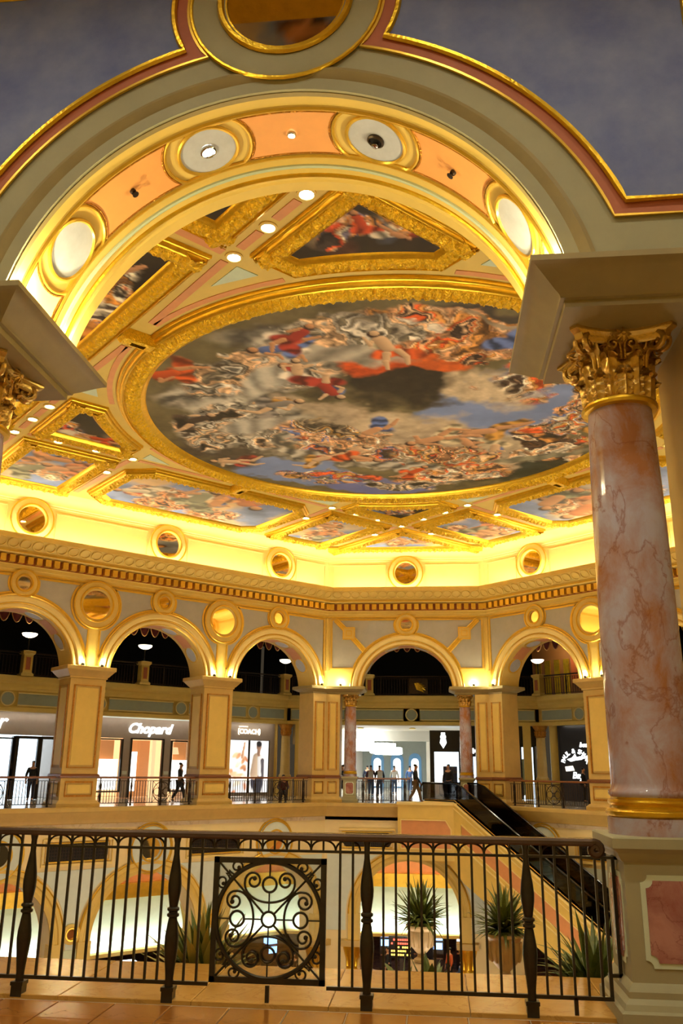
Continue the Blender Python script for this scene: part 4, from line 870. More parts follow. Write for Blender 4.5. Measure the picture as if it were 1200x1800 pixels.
for i in range(8):
    t = i*PI/4; fl.add([(0, -.03, 0), (.03*math.cos(t-.35), -.045, .03*math.sin(t-.35)), (.075*math.cos(t), -.012, .075*math.sin(t)), (.03*math.cos(t+.35), -.045, .03*math.sin(t+.35)), (.05*math.cos(t), .02, .05*math.sin(t))], [(0, 1, 2, 3), (1, 4, 2), (2, 4, 3)])
fl.lathe([(.022, -.05), (.018, -.062), (0, -.066)], 10, axis='y', caps=False); flow_me = fl.mesh('rosette', 'old_gold', 50)
def abacus_ring(h, z, cut=.055, n=7):
    pts = []
    for k in range(4):
        a = k*PI/2
        for i in range(n):
            t = -1+2*i/(n-1); x = t*(h-cut); y = -(h-.1*h/.42*(1-t*t)*1.15); pts.append((x*math.cos(a)-y*math.sin(a), x*math.sin(a)+y*math.cos(a), z))
    return pts
def notch_rect(hx, z0, z1, c):
    P = [(-hx+c, z0), (hx-c, z0)]+[(hx-c*math.cos(t), z0+c*math.sin(t)) for t in (PI/8, PI/4, 3*PI/8)]+[(hx, z0+c), (hx, z1-c)]+[(hx-c*math.sin(t), z1-c*math.cos(t)) for t in (PI/8, PI/4, 3*PI/8)]+[(hx-c, z1), (-hx+c, z1)]
    P += [(-hx+c*math.cos(t), z1-c*math.sin(t)) for t in (PI/8, PI/4, 3*PI/8)]+[(-hx, z1-c), (-hx, z0+c)]+[(-hx+c*math.sin(t), z0+c*math.cos(t)) for t in (PI/8, PI/4, 3*PI/8)]
    return P
def make_column():
    T = root('marble_column', 'x', 'column')
    d = MB().rings([sq(h, z) for h, z in ((.42, 0), (.42, .1), (.4, .115), (.385, .15), (.355, .18), (.355, .22), (.33, .26), (.32, .27), (.32, 1.03), (.335, 1.04), (.35, 1.06), (.36, 1.09), (.39, 1.12), (.4, 1.125), (.4, 1.19), (.39, 1.2))]); d.f.append(tuple(len(d.v)-4+i for i in range(4)))
    P_ = d.part('pedestal', 'grey_stone', T, smooth=20)
    pm = MB().prism(notch_rect(.22, .36, .95, .05), -.327, -.315).mesh('panel_border', 'pale_green', 0); pm2 = MB().prism(notch_rect(.185, .395, .915, .05), -.333, -.32).mesh('panel_marble', 'marble_rose', 0)
    pb = MB().tube([(x, -.322, z) for x, z in rect(-.268, .268, .315, .995)], .012, 6, True).mesh('panel_bead', 'gold_trim')
    for i in range(4):
        inst(pm, 'panel_border', P_, rot=(0, 0, i*PI/2)); inst(pm2, 'panel_marble', P_, rot=(0, 0, i*PI/2))
    b = MB().lathe([(.345, 1.2), (.345, 1.315), (.335, 1.32)], 48).part('base_drum', 'marble_pink', T)
    MB().lathe([(.335, 1.32), (.352, 1.335), (.352, 1.36), (.338, 1.375), (.32, 1.38), (.318, 1.4), (.33, 1.41), (.335, 1.425), (.33, 1.44), (.31, 1.445), (.31, 1.46)], 48).part('base_torus', 'gold', T)
    MB().lathe([(.31, 1.46), (.325, 1.475), (.325, 1.5), (.305, 1.52), (.3, 1.56), (.3, 2.4), (.296, 3.0), (.286, 3.7), (.27, 4.4), (.262, 4.54), (.262, 4.56)], 56).part('shaft', 'marble_pink', T, smooth=45)
    MB().lathe([(.262, 4.555), (.3, 4.565), (.315, 4.585), (.312, 4.605), (.295, 4.62), (.26, 4.625)], 48).part('astragal', 'gold', T)
    cp = MB().lathe([(.24, 4.6), (.235, 4.8), (.24, 4.95), (.27, 5.06), (.31, 5.09)], 32).part('capital', 'gold_dark', T, loc=(0, 0, 0))
    for i in range(8):
        inst(leaf1, 'acanthus_leaf', cp, (0, 0, 4.62), (0, 0, i*PI/4)); inst(leaf2, 'acanthus_leaf', cp, (0, 0, 4.62), (0, 0, (i+.5)*PI/4))
    for i in range(4):
        for dd in (-.07, .07): inst(vol_me, 'volute', cp, (0, 0, 4.6), (0, 0, PI/4+i*PI/2+dd*1.3))
        inst(hel_me, 'helix', cp, (0, 0, 4.6), (0, 0, i*PI/2)); inst(hel2_me, 'helix', cp, (0, 0, 4.6), (0, 0, i*PI/2))
        inst(flow_me, 'rosette', cp, tuple(Matrix.Rotation(i*PI/2, 3, 'Z') @ Vector((0, -.345, 5.13))), (0, 0, i*PI/2))
    A_ = MB().rings([abacus_ring(h, z) for h, z in ((.36, 5.085), (.385, 5.1), (.395, 5.14), (.4, 5.15), (.425, 5.165), (.435, 5.175), (.435, 5.2))]); A_.part('abacus', 'old_gold', T, smooth=30)
    return T
col0 = make_column()
COLS = [((2.9, 6.95), 'tall pink marble column with gilded leafy capital in the near arch, right side'), ((-2.9, 6.95), 'tall pink marble column with gilded leafy capital cut off by the left edge'),
        ((-2.86, CY+RS+.65), 'slender far pink marble column beside the corner pillar, left of the crowd'), ((2.86, CY+RS+.65), 'slender far pink marble column by the head of the escalator')]
for i, (p, lab) in enumerate(COLS):
    T = col0 if i == 0 else copy_tree(col0); T.location = (p[0], p[1], 0); T['label'] = lab; T['group'] = 'marble columns with gilded capitals'

# ------------------------------------------------------------------ near balustrade
YB = 6.8
BL = root('balustrade', 'dark bronze wrought iron balustrade with turned posts across the near gallery', 'railing', (0, YB, 0))
rail_prof = [(-.04, 1.118), (.04, 1.118), (.046, 1.13), (.044, 1.152), (.03, 1.168), (0, 1.174), (-.03, 1.168), (-.044, 1.152), (-.046, 1.13)]
MB().prism(rail_prof, -4.3, 2.4, 'x').part('top_rail', 'rail_cap', BL)
MB().tube([(x, 0, z) for x, z in [(2.38, 1.143), (2.42, 1.143)]+spiral(2.42, 1.095, .048, .012, PI/2, -1.3, 16)], .03, 8, up=(0, 1, 0)).part('rail_scroll', 'rail_cap', BL)
MB().box(-4.3, 2.56, -.014, .014, 1.032, 1.05).part('upper_bar', 'bronze', BL); MB().box(-4.3, -.4, -.014, .014, .115, .14).part('lower_bar', 'bronze', BL); MB().box(.47, 2.47, -.014, .014, .115, .14).part('lower_bar', 'bronze', BL)
bal_me = MB().box(-.0085, .0085, -.0085, .0085, .13, 1.125).mesh('baluster', 'bronze', 0)
post_me = MB().box(-.042, .042, -.042, .042, 0, .085).box(-.048, .048, -.048, .048, .075, .1).lathe([(.03, .1), (.03, .16), (.034, .2), (.045, .3), (.052, .39), (.05, .44), (.036, .53), (.03, .56), (.045, .57), (.045, .585), (.033, .592), (.033, .602), (.045, .61), (.045, .625), (.031, .635), (.037, .67), (.048, .74), (.05, .79), (.044, .85), (.03, .94), (.021, 1.0), (.021, 1.08), (.03, 1.12)], 16).mesh('post', 'bronze', 40)
half_arc = MB().tube([(.092*math.cos(PI*i/14), 0, .082*math.sin(PI*i/14)**.75 if 0 < i < 14 else 0) for i in range(15)], .0075, 5, up=(0, 1, 0)).mesh('rail_arch', 'bronze')
for x in (-4.1, -2.97, -1.83, -.69, .76, 1.92): inst(post_me, 'post', BL, (x, 0, 0))
bx = [x0+.12+i*.0925 for x0 in (-4.1, -2.97, -1.83, .76) for i in range(11)]
for x in bx+[-.585, -.49, .56, .655, 2.03, 2.125, 2.22, 2.315, 2.41]: inst(bal_me, 'baluster', BL, (x, 0, 0))
for x0 in (-4.1, -2.97, -1.83, .76):
    for i in range(5): inst(half_arc, 'rail_arch', BL, (x0+.12+(2*i+1)*.0925, 0, 1.038))
for x in [-.585+.0925+.185*i for i in range(7)]: inst(half_arc, 'rail_arch', BL, (x, 0, 1.038))
inst(half_arc, 'rail_arch', BL, (2.125, 0, 1.038))
for x in [-.4+i*.0925 for i in range(10)]: MB().box(x-.007, x+.007, -.007, .007, 1.045, 1.125).part('baluster_stub', 'bronze', BL)
MB().box(2.455, 2.48, -.012, .012, .115, 1.05).part('end_bar', 'bronze', BL)
MB().box(2.545, 2.57, .1, .125, .24, 1.05).box(2.47, 2.57, .1, .125, .24, .265).box(2.545, 2.57, -.014, .125, 1.03, 1.05).part('return_bar', 'bronze', BL)
for x in (.04, 2.22): MB().box(x-.014, x+.014, -.014, .014, .0, .13).box(x-.03, x+.03, -.03, .03, 0, .012).part('foot', 'bronze', BL)
PX, PZ, PH = .033, .565, .425
SPn = MB().box(PX-PH, PX-PH+.04, -.016, .016, PZ-PH, PZ+PH).box(PX+PH-.04, PX+PH, -.016, .016, PZ-PH, PZ+PH).box(PX-PH, PX+PH, -.016, .016, PZ-PH, PZ-PH+.04).box(PX-PH, PX+PH, -.016, .016, PZ+PH-.04, PZ+PH).part('scroll_panel', 'bronze', BL)
h = PH-.03
MB().tube([(PX+h*1.0*math.cos(2*PI*i/64), 0, PZ+h*1.0*math.sin(2*PI*i/64)) for i in range(64)], .017, 6, True, up=(0, 1, 0)).part('ring', 'bronze', SPn)
ringp = MB().tube([(.052*math.cos(2*PI*i/24), 0, .052*math.sin(2*PI*i/24)) for i in range(24)], .009, 6, True, up=(0, 1, 0)).mesh('ring', 'bronze')
for c in ((0, 0), (0, .6), (0, -.6), (.6, 0), (-.6, 0)): inst(ringp, 'ring', SPn, (PX+c[0]*h, 0, PZ+c[1]*h))
for k in range(4):
    c_, s_ = math.cos(k*PI/2), math.sin(k*PI/2); T = lambda u, w: (PX+(u*c_-w*s_)*h, 0, PZ+(u*s_+w*c_)*h)
    e = [(math.cos(t)*.48, .62+.33*math.sin(t)) for t in np.linspace(PI, 2*PI, 21)]
    rs = spiral(.31, .66, .17, .05, -.2, 1.35, 22); ls = [(-x, z) for x, z in rs][::-1]
    MB().tube([T(*p) for p in ls+e+rs], .0085, 6, up=(0, 1, 0)).part('scroll', 'bronze', SPn)
    for q in (-1, 1):
        for p in (ls[0], rs[-1]): pass
    for p in (ls[0], rs[-1]): MB().lathe([(0, -.014), (.015, -.01), (.018, 0), (.015, .01), (0, .014)], 10, T(*p), 'y', caps=False).part('scroll_eye', 'bronze', SPn)
    MB().tube([T(0, .13), T(0, .48)], .006, 5).part('stem', 'bronze', SPn); MB().tube([T(0, .73), T(0, 1.0)], .006, 5).part('stem', 'bronze', SPn)
    MB().tube([T(.1, .1), T(1.0, 1.0)], .0085, 5).part('diagonal', 'bronze', SPn)
    for q in (0, 1):
        S_ = spiral(.90, .64, .15, .04, PI*.62, 1.4, 20); S_ = S_ if q == 0 else [(z, x) for x, z in S_]
        MB().tube([T(*p) for p in [(.76, .78) if q == 0 else (.78, .76)]+S_], .0075, 6, up=(0, 1, 0)).part('scroll', 'bronze', SPn)
        MB().lathe([(0, -.012), (.013, -.008), (.015, 0), (.013, .008), (0, .012)], 10, T(*S_[-1]), 'y', caps=False).part('scroll_eye', 'bronze', SPn)
MB().box(PX-h, PX+h, .022, .028, PZ-h, PZ+h).part('glass_pane', 'glass_clear', SPn, smooth=0)
# ------------------------------------------------------------------ near floor
FL = struct('floor', 'orange marble floor of the galleries round the rotunda')
hole = [(HS-.1, 7.98-CY), (-HS+.1, 7.98-CY)]
ho = []
for k in ('near', 'near_left', 'left', 'far_left', 'far', 'far_right', 'right', 'near_right'):
    pass
def octp(d): return [(HS-d*K22, RS-d), (RS-d, HS-d*K22), (RS-d, -HS+d*K22), (HS-d*K22, -RS+d-.2), (-HS+d*K22, -RS+d-.2), (-RS+d, -HS+d*K22), (-RS+d, HS-d*K22), (-HS+d*K22, RS-d)]
MB().prism([(-45, -6-CY), (45, -6-CY), (45, 110-CY), (-45, 110-CY)], -.8, -.012, 'z', [octp(.05)]).part('floor_slab', 'gallery_floor', FL, (0, CY, 0), smooth=0)
tile_me = MB().rings([[(-h, -h, z), (h, -h, z), (h, h, z), (-h, h, z)] for h, z in ((.206, -.012), (.206, -.003), (.2, 0))]+[[(0, 0, 0)]*4]).mesh('floor_tile', 'floor_marble', 0)
for i in range(-9, 10):
    for j in range(5): inst(tile_me, 'floor_tile', FL, (i*.42, 6.5-j*.42, -.001))
slab_me = MB().rings([[(-x, -y, z), (x, -y, z), (x, y, z), (-x, y, z)] for x, y, z in ((.497, .6, -.02), (.497, .6, .016), (.49, .593, .02))]+[[(0, 0, .02)]*4]).mesh('ledge_slab', 'ledge_marble', 0)
for i in range(8): inst(slab_me, 'ledge_slab', FL, (-3.95+i*.998-.05, 7.36, 0))
# ================================================================== planting beyond the balustrade
def blade(name, L, w, droop, m='leaf_green'):
    v = []; f = []; n = 7
    for i in range(n+1):
        t = i/n; z = L*(t-droop*t*t*.5); x = L*droop*t*t*.75; wd = w*(.7+.6*math.sin(PI*min(1, .2+t*.75)))*(1-t**3) + .0005
        v += [(x+.3*wd, -wd, z), (x, 0, z), (x+.3*wd, wd, z)]
    for i in range(n): k = i*3; f += [(k, k+1, k+4, k+3), (k+1, k+2, k+5, k+4)]
    k = len(v); v += [(x-.004, y*.95, z-.002) for x, y, z in v]; f += [tuple(q+k for q in reversed(p)) for p in f]
    return MB().add(v, f).mesh(name, m, 60)
blades = [blade('leaf', 1.0, .046, d) for d in (.12, .3, .5, .75)]+[blade('leaf', 1.0, .05, .2, 'leaf_edge')]
wide = [blade('leaf', 1.0, .09, d) for d in (.1, .35, .6)]
def spiky(name, label, loc, H, n, spread=.9, var=0, group='spiky leaved plants below the balustrade', pool=blades, trunk=True):
    r = random.Random(int(loc[0]*100)+n); T = root(name, label, 'plant', loc, group=group)
    if trunk: MB().lathe([(.05*H, -.1*H), (.045*H, .05*H), (.06*H, .14*H), (.03*H, .2*H)], 8).part('stem', 'tan_stone', T)
    for i in range(n):
        a = i*2.39996; e = (i/n)**.7*spread; b = r.choice(pool[:4] if r.random() > var else pool[-1:]); s = H*r.uniform(.75, 1.05)*(1-.25*e)
        inst(b, 'leaf', T, (0, 0, .08*H), (0, e*1.05+r.uniform(-.08, .08), a), (s, s, s))
    return T
PLT = tag(MB().rings([[(-x, -y, z), (x, -y, z), (x, y, z), (-x, y, z)] for x, y, z in ((2.9, .28, -.8), (3.0, .34, -.34), (3.03, .37, -.34), (3.03, .37, -.28), (2.95, .29, -.28), (2.95, .29, -.36))]+[[(0, 0, -.36)]*4]).part('planter_trough', 'cream', None, (0, 8.42, 0)), 'long cream planter trough hung below the ledge of the near gallery', 'planter')
MB().box(-2.9, 2.9, -.28, .28, -.37, -.35).part('soil', 'shop_frame', PLT)
for x, dy in ((-.95, .1), (-.72, -.02), (-1.15, -.05)): pass
spiky('spiky_plant', 'dense yellow-green spiky plant left of the scroll panel', (-.86, 8.4, -.36), .9, 170, 1.05, .3)
spiky('spiky_plant', 'green spiky plant beside the pedestal of the big marble column', (2.62, 8.4, -.36), .86, 150, 1.05)
spiky('agave_plant', 'low pale agave with broad leaves in front of the stone urns', (1.2, 8.45, -.36), .52, 30, 1.2, 0, 'spiky leaved plants below the balustrade', wide, False)
spiky('agave_plant', 'small agave tucked behind the balustrade posts near the far urn', (.95, 8.5, -.36), .45, 20, 1.3, 0, 'spiky leaved plants below the balustrade', wide, False)
def urn(label, loc, s, plab, H):
    T = root('stone_urn', label, 'urn', loc, group='stone urns on tall pedestals')
    MB().lathe([(.2*s, 0), (.24*s, .02*s), (.24*s, .1*s), (.14*s, .16*s), (.12*s, .25*s), (.2*s, .32*s), (.36*s, .5*s), (.42*s, .75*s), (.4*s, .95*s), (.44*s, 1.02*s), (.5*s, 1.06*s), (.5*s, 1.12*s), (.44*s, 1.13*s), (.4*s, 1.05*s), (.0, 1.02*s)], 28).part('bowl', 'urn_stone', T)
    g = MB()
    for i in range(14): a = i*PI/7; g.tube([(.37*s*math.cos(a), .37*s*math.sin(a), .48*s), (.435*s*math.cos(a), .435*s*math.sin(a), .76*s), (.41*s*math.cos(a), .41*s*math.sin(a), .93*s)], .03*s, 5)
    g.part('fluting', 'urn_stone', T)
    hh = loc[2]-ZL
    MB().box(-.34*s, .34*s, -.34*s, .34*s, -hh+.3, -.12).box(-.4*s, .4*s, -.4*s, .4*s, -.14, 0).box(-.42*s, .42*s, -.42*s, .42*s, -hh, -hh+.32).part('pedestal', 'urn_stone', T)
    p = spiky('yucca_plant', plab, (loc[0], loc[1], loc[2]+1.02*s), H, 150, 1.3, 0, 'yuccas growing in the stone urns')
urn('stone urn holding a yucca in front of the lower far arch', (.83, 26, -3.45), .84, 'green yucca in the stone urn before the lower far arch', 1.4)
urn('larger stone urn holding a dense yucca left of the escalator foot', (2.46, 17, -1.95), .7, 'dense green yucca in the larger stone urn by the escalator foot', 1.0)

# ================================================================== far gallery: fascia, upper balcony, shops
GD = 8.0
GW = {}
def gtrim(k, L):
    R = struct({'far': 'wall_gallery_far', 'far_left': 'wall_gallery_left', 'far_right': 'wall_gallery_right'}[k], 'cream upper balcony front with green panels above the %s shops' % NICE[k], wmat(k) @ Matrix.Translation((0, GD, 0))); GW[k] = R
    Lx = L+GD*K22
    F = extr([(-.02, 4.02), (.05, 4.04), (.05, 4.2), (.0, 4.24), (.0, 4.96), (.05, 5.0), (.07, 5.08), (.12, 5.14), (.12, 5.3), (.2, 5.36), (.26, 5.44), (.26, 5.66), (.2, 5.7), (-.2, 5.7)], Lx).part('fascia', 'cream', R, smooth=30)
    MB().box(-Lx, Lx, .0, .3, 4.02, 5.65).part('fascia_back', 'cream', R)
    return R, F, Lx
for k in ('far', 'far_left', 'far_right'):
    R, F, Lx = gtrim(k, WALLS[k][2])
    cs = {'far': [0.02], 'far_left': [10.6, 5.95, 1.3, -3.35, -8.0], 'far_right': [-10.25, -5.6, -.95, 3.7, 8.35]}[k]
    ed = sorted(cs); br = [-Lx]+ed+[Lx]
    for x in ed:
        c = MB().prism(circ(x, 4.6, .31, 28), -.02, .0).part('round_panel', 'grey_green', F); MB().torus(.33, .035, (x, -.02, 4.6), n=28).part('rim', 'cream_light', R)
    for i in range(len(br)-1):
        x0 = br[i]+(.5 if i else .25); x1 = br[i+1]-(.5 if i < len(br)-2 else .25)
        segs = [(x0, x1)] if x1-x0 < 4.4 else [(x0, (x0+x1)/2-.15), ((x0+x1)/2+.15, x1)]
        for a_, b_ in segs:
            MB().prism(rect(a_, b_, 4.34, 4.86), -.015, 0).part('panel', 'grey_green', F); outline(rect(a_-.03, b_+.03, 4.31, 4.89), -.015, .04).part('panel_moulding', 'cream_light', F)
    # upper balcony deck, back and ceiling coloured near-black for the rooms' darkness
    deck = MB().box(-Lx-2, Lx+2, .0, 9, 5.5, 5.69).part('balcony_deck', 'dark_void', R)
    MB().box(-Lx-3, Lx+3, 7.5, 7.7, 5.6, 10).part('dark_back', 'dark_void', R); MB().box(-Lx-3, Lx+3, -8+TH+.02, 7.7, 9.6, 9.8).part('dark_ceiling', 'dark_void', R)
    # underside of the gallery: walkway ceiling before the shops, coloured near-black as darkness
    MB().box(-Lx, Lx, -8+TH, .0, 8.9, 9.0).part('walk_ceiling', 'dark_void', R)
    # balcony railing
    B = root('balcony_railing', 'dark iron railing of the upper balcony above the %s shops' % NICE[k], 'railing', m=wmat(k) @ Matrix.Translation((0, GD-.02, 5.7)), group='upper balcony railings')
    MB().box(-Lx, Lx, -.03, .03, 1.08, 1.15).part('top_rail', 'dark_metal', B); MB().box(-Lx, Lx, -.02, .02, .98, 1.0).box(-Lx, Lx, -.02, .02, .08, .11).part('bar', 'dark_metal', B)
    g = MB(); n = int(2*Lx/.16)
    for i in range(n): x = -Lx+(i+.5)*2*Lx/n; g.box(x-.011, x+.011, -.011, .011, .1, 1.0)
    g.part('balusters', 'dark_metal', B, kind='stuff')
    pm_ = MB().lathe([(.035, 0), (.03, .2), (.05, .4), (.03, .55), (.05, .75), (.025, 1.0), (.03, 1.1)], 8).mesh('post', 'dark_metal')
    for i in range(int(2*Lx/1.75)+1): inst(pm_, 'post', B, (-Lx+.3+i*1.75, 0, 0))
    # drapes hung above the balcony
    V = root('drape_valance', 'dark red scalloped drapes with gold fringe above the %s balcony' % NICE[k], 'drapes', m=wmat(k) @ Matrix.Translation((0, GD-.1, 0)), group='red drapes above the balconies')
    sw = MB(); fr = MB(); nx = 8
    rows = []
    for j in range(6):
        rows.append([(-.31+.62*i/nx, -.06*math.sin(PI*i/nx)*math.sin(PI*(.2+.7*j/5)), 9.3-(1.05*j/5)*(.35+.65*math.sin(PI*i/nx)**.7 if 0 < i < nx else .35)) for i in range(nx+1)])
    sw.rings(rows, closed=False); sme = sw.mesh('swag', 'red_drape', 60); fme = MB().tube([(p[0], p[1]-.01, p[2]) for p in rows[-1]], .028, 5).mesh('fringe', 'fringe')
    for i in range(int(2*Lx/.62)):
        s_ = inst(sme, 'swag', V, (-Lx+.31+i*.62, 0, .0)); inst(fme, 'fringe', s_)
# lamp posts standing in the balcony line
def balcony_lamp(k, x, lab):
    T = root('balcony_lamp', lab, 'lamp', m=wmat(k) @ Matrix.Translation((x, GD-.15, 5.68)), group='bowl lamps on the upper balcony')
    MB().rings([sq(h, z) for h, z in ((.3, 0), (.3, .1), (.24, .16), (.22, .18), (.22, 1.0), (.26, 1.04), (.3, 1.1), (.3, 1.2), (.1, 1.24))]+[[(0, 0, 1.24)]*4]).part('pillar', 'cream', T, smooth=20)
    MB().box(-.11, .11, -.235, -.21, .3, .9).part('panel', 'pink_plaster', T); outline(rect(-.13, .13, .28, .92), -.225, .025).part('panel_moulding', 'gold_trim', T)
    MB().lathe([(.06, 1.22), (.04, 1.3), (.025, 1.4), (.025, 1.75), (.05, 1.82), (.05, 1.86)], 10).part('stem', 'bronze', T)
    MB().lathe([(.05, 1.86), (.2, 1.9), (.33, 1.98), (.37, 2.06), (.36, 2.08), (.3, 2.02), (0, 1.95)], 24).part('bowl', 'lamp_bowl', T)
    lamp('bowl_light', 'POINT', (0, 0, 2.3), GAL_W*.12, WARM2, T, size=.15)
balcony_lamp('far_left', -2.7, 'bowl lamp on a cream balcony pillar above the glass shop doors'); balcony_lamp('far_left', 3.5, 'bowl lamp on a cream balcony pillar above the glowing script sign')
balcony_lamp('far_left', 12.7, 'bowl lamp on a cream balcony pillar above the advert shop corner'); balcony_lamp('far_right', -12.8, 'bowl lamp on a cream balcony pillar in the lit balcony room'); balcony_lamp('far', -2.42, 'bowl lamp on a cream balcony pillar at the left of the far arch'); balcony_lamp('far', 2.85, 'bowl lamp on a cream balcony pillar at the right of the far arch')
# ornament plate on the far balcony railing
T = tag(MB().box(-.55, .55, -.03, .03, .1, 1.0).part('railing_panel', 'dark_metal', None), 'dark panel with a golden shell ornament on the far balcony railing', 'ornament'); T.matrix_world = wmat('far') @ Matrix.Translation((.45, GD-.12, 5.7))
g = MB()
for i in range(7): t = 1.9-i*.38; g.tube([(-.1, -.04, .35), (-.1+.3*math.cos(t), -.08, .42+.3*math.sin(t)), (-.05+.46*math.cos(t-.2), -.05, .38+.36*math.sin(t-.2))], [.02, .07, .02], 6)
g.part('shell', 'gold', T)
# lit room behind the right balcony
LR_ = root('balcony_room', 'warmly lit balcony room with an orange hanging and pale wall', 'room', m=wmat('far_right') @ Matrix.Translation((-11.5, GD+3.0, 5.7)))
MB().box(-4.2, 0.3, 0, .1, 0, 3.6).part('wall_panel', 'door_wood', LR_); MB().box(.3, 4.5, -.1, 0, 0, 3.6).part('pale_wall', 'grey_green', LR_)
MB().box(-1.2, -.0, -.12, -.02, .9, 3.4).part('hanging', 'cloth_orange', LR_); MB().box(-.05, .55, -.2, -.1, 0, 3.4).part('dark_post', 'dark_void', LR_)
for i in range(4): MB().box(-3.9+i*.7, -3.5+i*.7, -.06, 0, .2, 2.4).part('gold_panel', 'gold', LR_)
lamp('room_light', 'POINT', (-1.5, -1.2, 2.9), GAL_W*1.5, WARM, LR_, size=.2)

# ------------------------------------------------------------------ shopfronts on the diagonal walls
def text(body, size, mname, parent, loc, name='lettering', shear=0, ext=.02, bold=0.0, rotx=PI/2):
    cu = bpy.data.curves.new(name, 'FONT'); cu.body = body; cu.size = size; cu.shear = shear; cu.extrude = ext; cu.align_x = 'CENTER'; cu.align_y = 'CENTER'; cu.offset = bold; cu.resolution_u = 3
    o = bpy.data.objects.new(name, cu); COL.objects.link(o); o.parent = parent; o.location = loc; o.rotation_euler = (rotx, 0, 0); cu.materials.append(MATS[mname])
    me = bpy.data.meshes.new_from_object(o); bpy.data.objects.remove(o, do_unlink=True); bpy.data.curves.remove(cu)
    return inst(me, name, parent, loc, (rotx, 0, 0))
SD = 8.35
def shop(k, x0, x1, label, facade, zt=4.05, depth=3.0, back='shop_white'):
    T = root('shopfront', label, 'shopfront', m=wmat(k) @ Matrix.Translation((0, SD, 0)))
    MB().box(x0, x1, 0, .15, 2.95, zt).part('sign_band', facade, T)
    MB().box(x0-.02, x1+.02, depth, depth+.1, 0, 3.4).part('back_wall', back, T)
    MB().box(x0, x1, .1, depth, 3.3, 3.35).part('shop_ceiling', back, T)
    for x in (x0, x1): MB().box(x-.06, x+.06, -.02, depth, 0, zt).part('side_wall', facade, T)
    lamp('sign_fill_light', 'AREA', ((x0+x1)/2, -.32, 4.0), 2.4*(x1-x0), (1, .9, .75), T, (.35, 0, 0), x1-x0-.4, sy=.06)  # strip lamp added to each shop to brighten its sign band
    return T
def opening(T, x0, x1, z1, mname, name='window', z0=0.0, frame='shop_frame', w=.07):
    f = MB().box(x0-w, x0+w*.3, -.04, .12, z0, z1+w).box(x1-w*.3, x1+w, -.04, .12, z0, z1+w).box(x0-w, x1+w, -.04, .12, z1, z1+w)
    if z0 > .05: f.box(x0-w, x1+w, -.04, .12, z0-w, z0)
    o = f.part(name, frame, T)
    MB().box(x0, x1, .05, .07, z0, z1).part('pane', mname, o, smooth=0); return o
# shop 1: bright doors in dark frames, sign running out of the picture
S1 = shop('far_left', -6.5, -.2, 'shop with bright glass doors in dark frames and a brown sign band', 'grey_facade', back='shop_cool')
for a_, b_ in ((-5.9, -4.4), (-4.0, -2.75)): opening(S1, a_, b_, 2.75, 'glass_shop')
for a_, b_ in ((-2.5, -1.5), (-1.35, -.45)): opening(S1, a_, b_, 2.78, 'glass_shop', 'glass_door', w=.13)
MB().box(-2.75, -2.62, -.06, .2, 0, 2.9).part('door_post', 'black_gloss', S1)
text('Cartier', 1.05, 'sign_white', S1, (-4.75, -.03, 3.52), 'shop_lettering', .25, bold=.012)
# shop 2: glowing script sign
S2_ = shop('far_left', .2, 7.6, 'grey shop with a glowing white script sign and warm display windows', 'grey_facade', back='shop_warm')
MB().box(.2, 7.6, -.02, .0, 3.96, 4.08).part('light_cornice', 'sign_halo', S2_)
for a_, b_, m_ in ((1.2, 2.85, 'glass_shop'), (5.75, 7.1, 'glass_shop')):
    o = opening(S2_, a_, b_, 2.85, m_, 'display_window', .35); MB().box(a_, b_, .3, .5, .4, 1.9).part('display_panel', 'shop_white', o)
    MB().box(a_+.5, b_-.1, .7, .8, 1.9, 2.85).part('display_drape', 'shop_wood', o); MB().lathe([(.3, 2.2), (.22, 2.55), (.2, 2.56)], 16, (a_+.35, .45, 0)).part('lamp_shade', 'shop_warm', o)
for a_, b_ in ((.2, 1.1), (2.95, 3.3), (5.3, 5.65), (7.15, 7.6)): MB().box(a_, b_, 0, .12, 0, 2.96).part('pier_panel', 'grey_facade', S2_)
dr = opening(S2_, 3.4, 5.2, 2.9, 'glass_shop', 'doorway')
MB().box(3.45, 5.15, 1.4, 1.5, 0, 2.9).part('door_leaf', 'shop_wood', dr); MB().box(3.62, 4.2, .9, 1.0, .3, 2.3).part('lit_cabinet', 'shop_white', dr); MB().box(4.75, 4.95, .3, .4, 0, 2.9).part('door_jamb', 'shop_warm', dr)
text('Chopard', .7, 'sign_white', S2_, (4.35, -.03, 3.45), 'shop_lettering', .32, bold=.022)
for a_ in (3.1, 5.48): MB().box(a_-.14, a_+.14, -.03, 0, 1.15, 1.32).part('plaque', 'pale_blue', S2_)
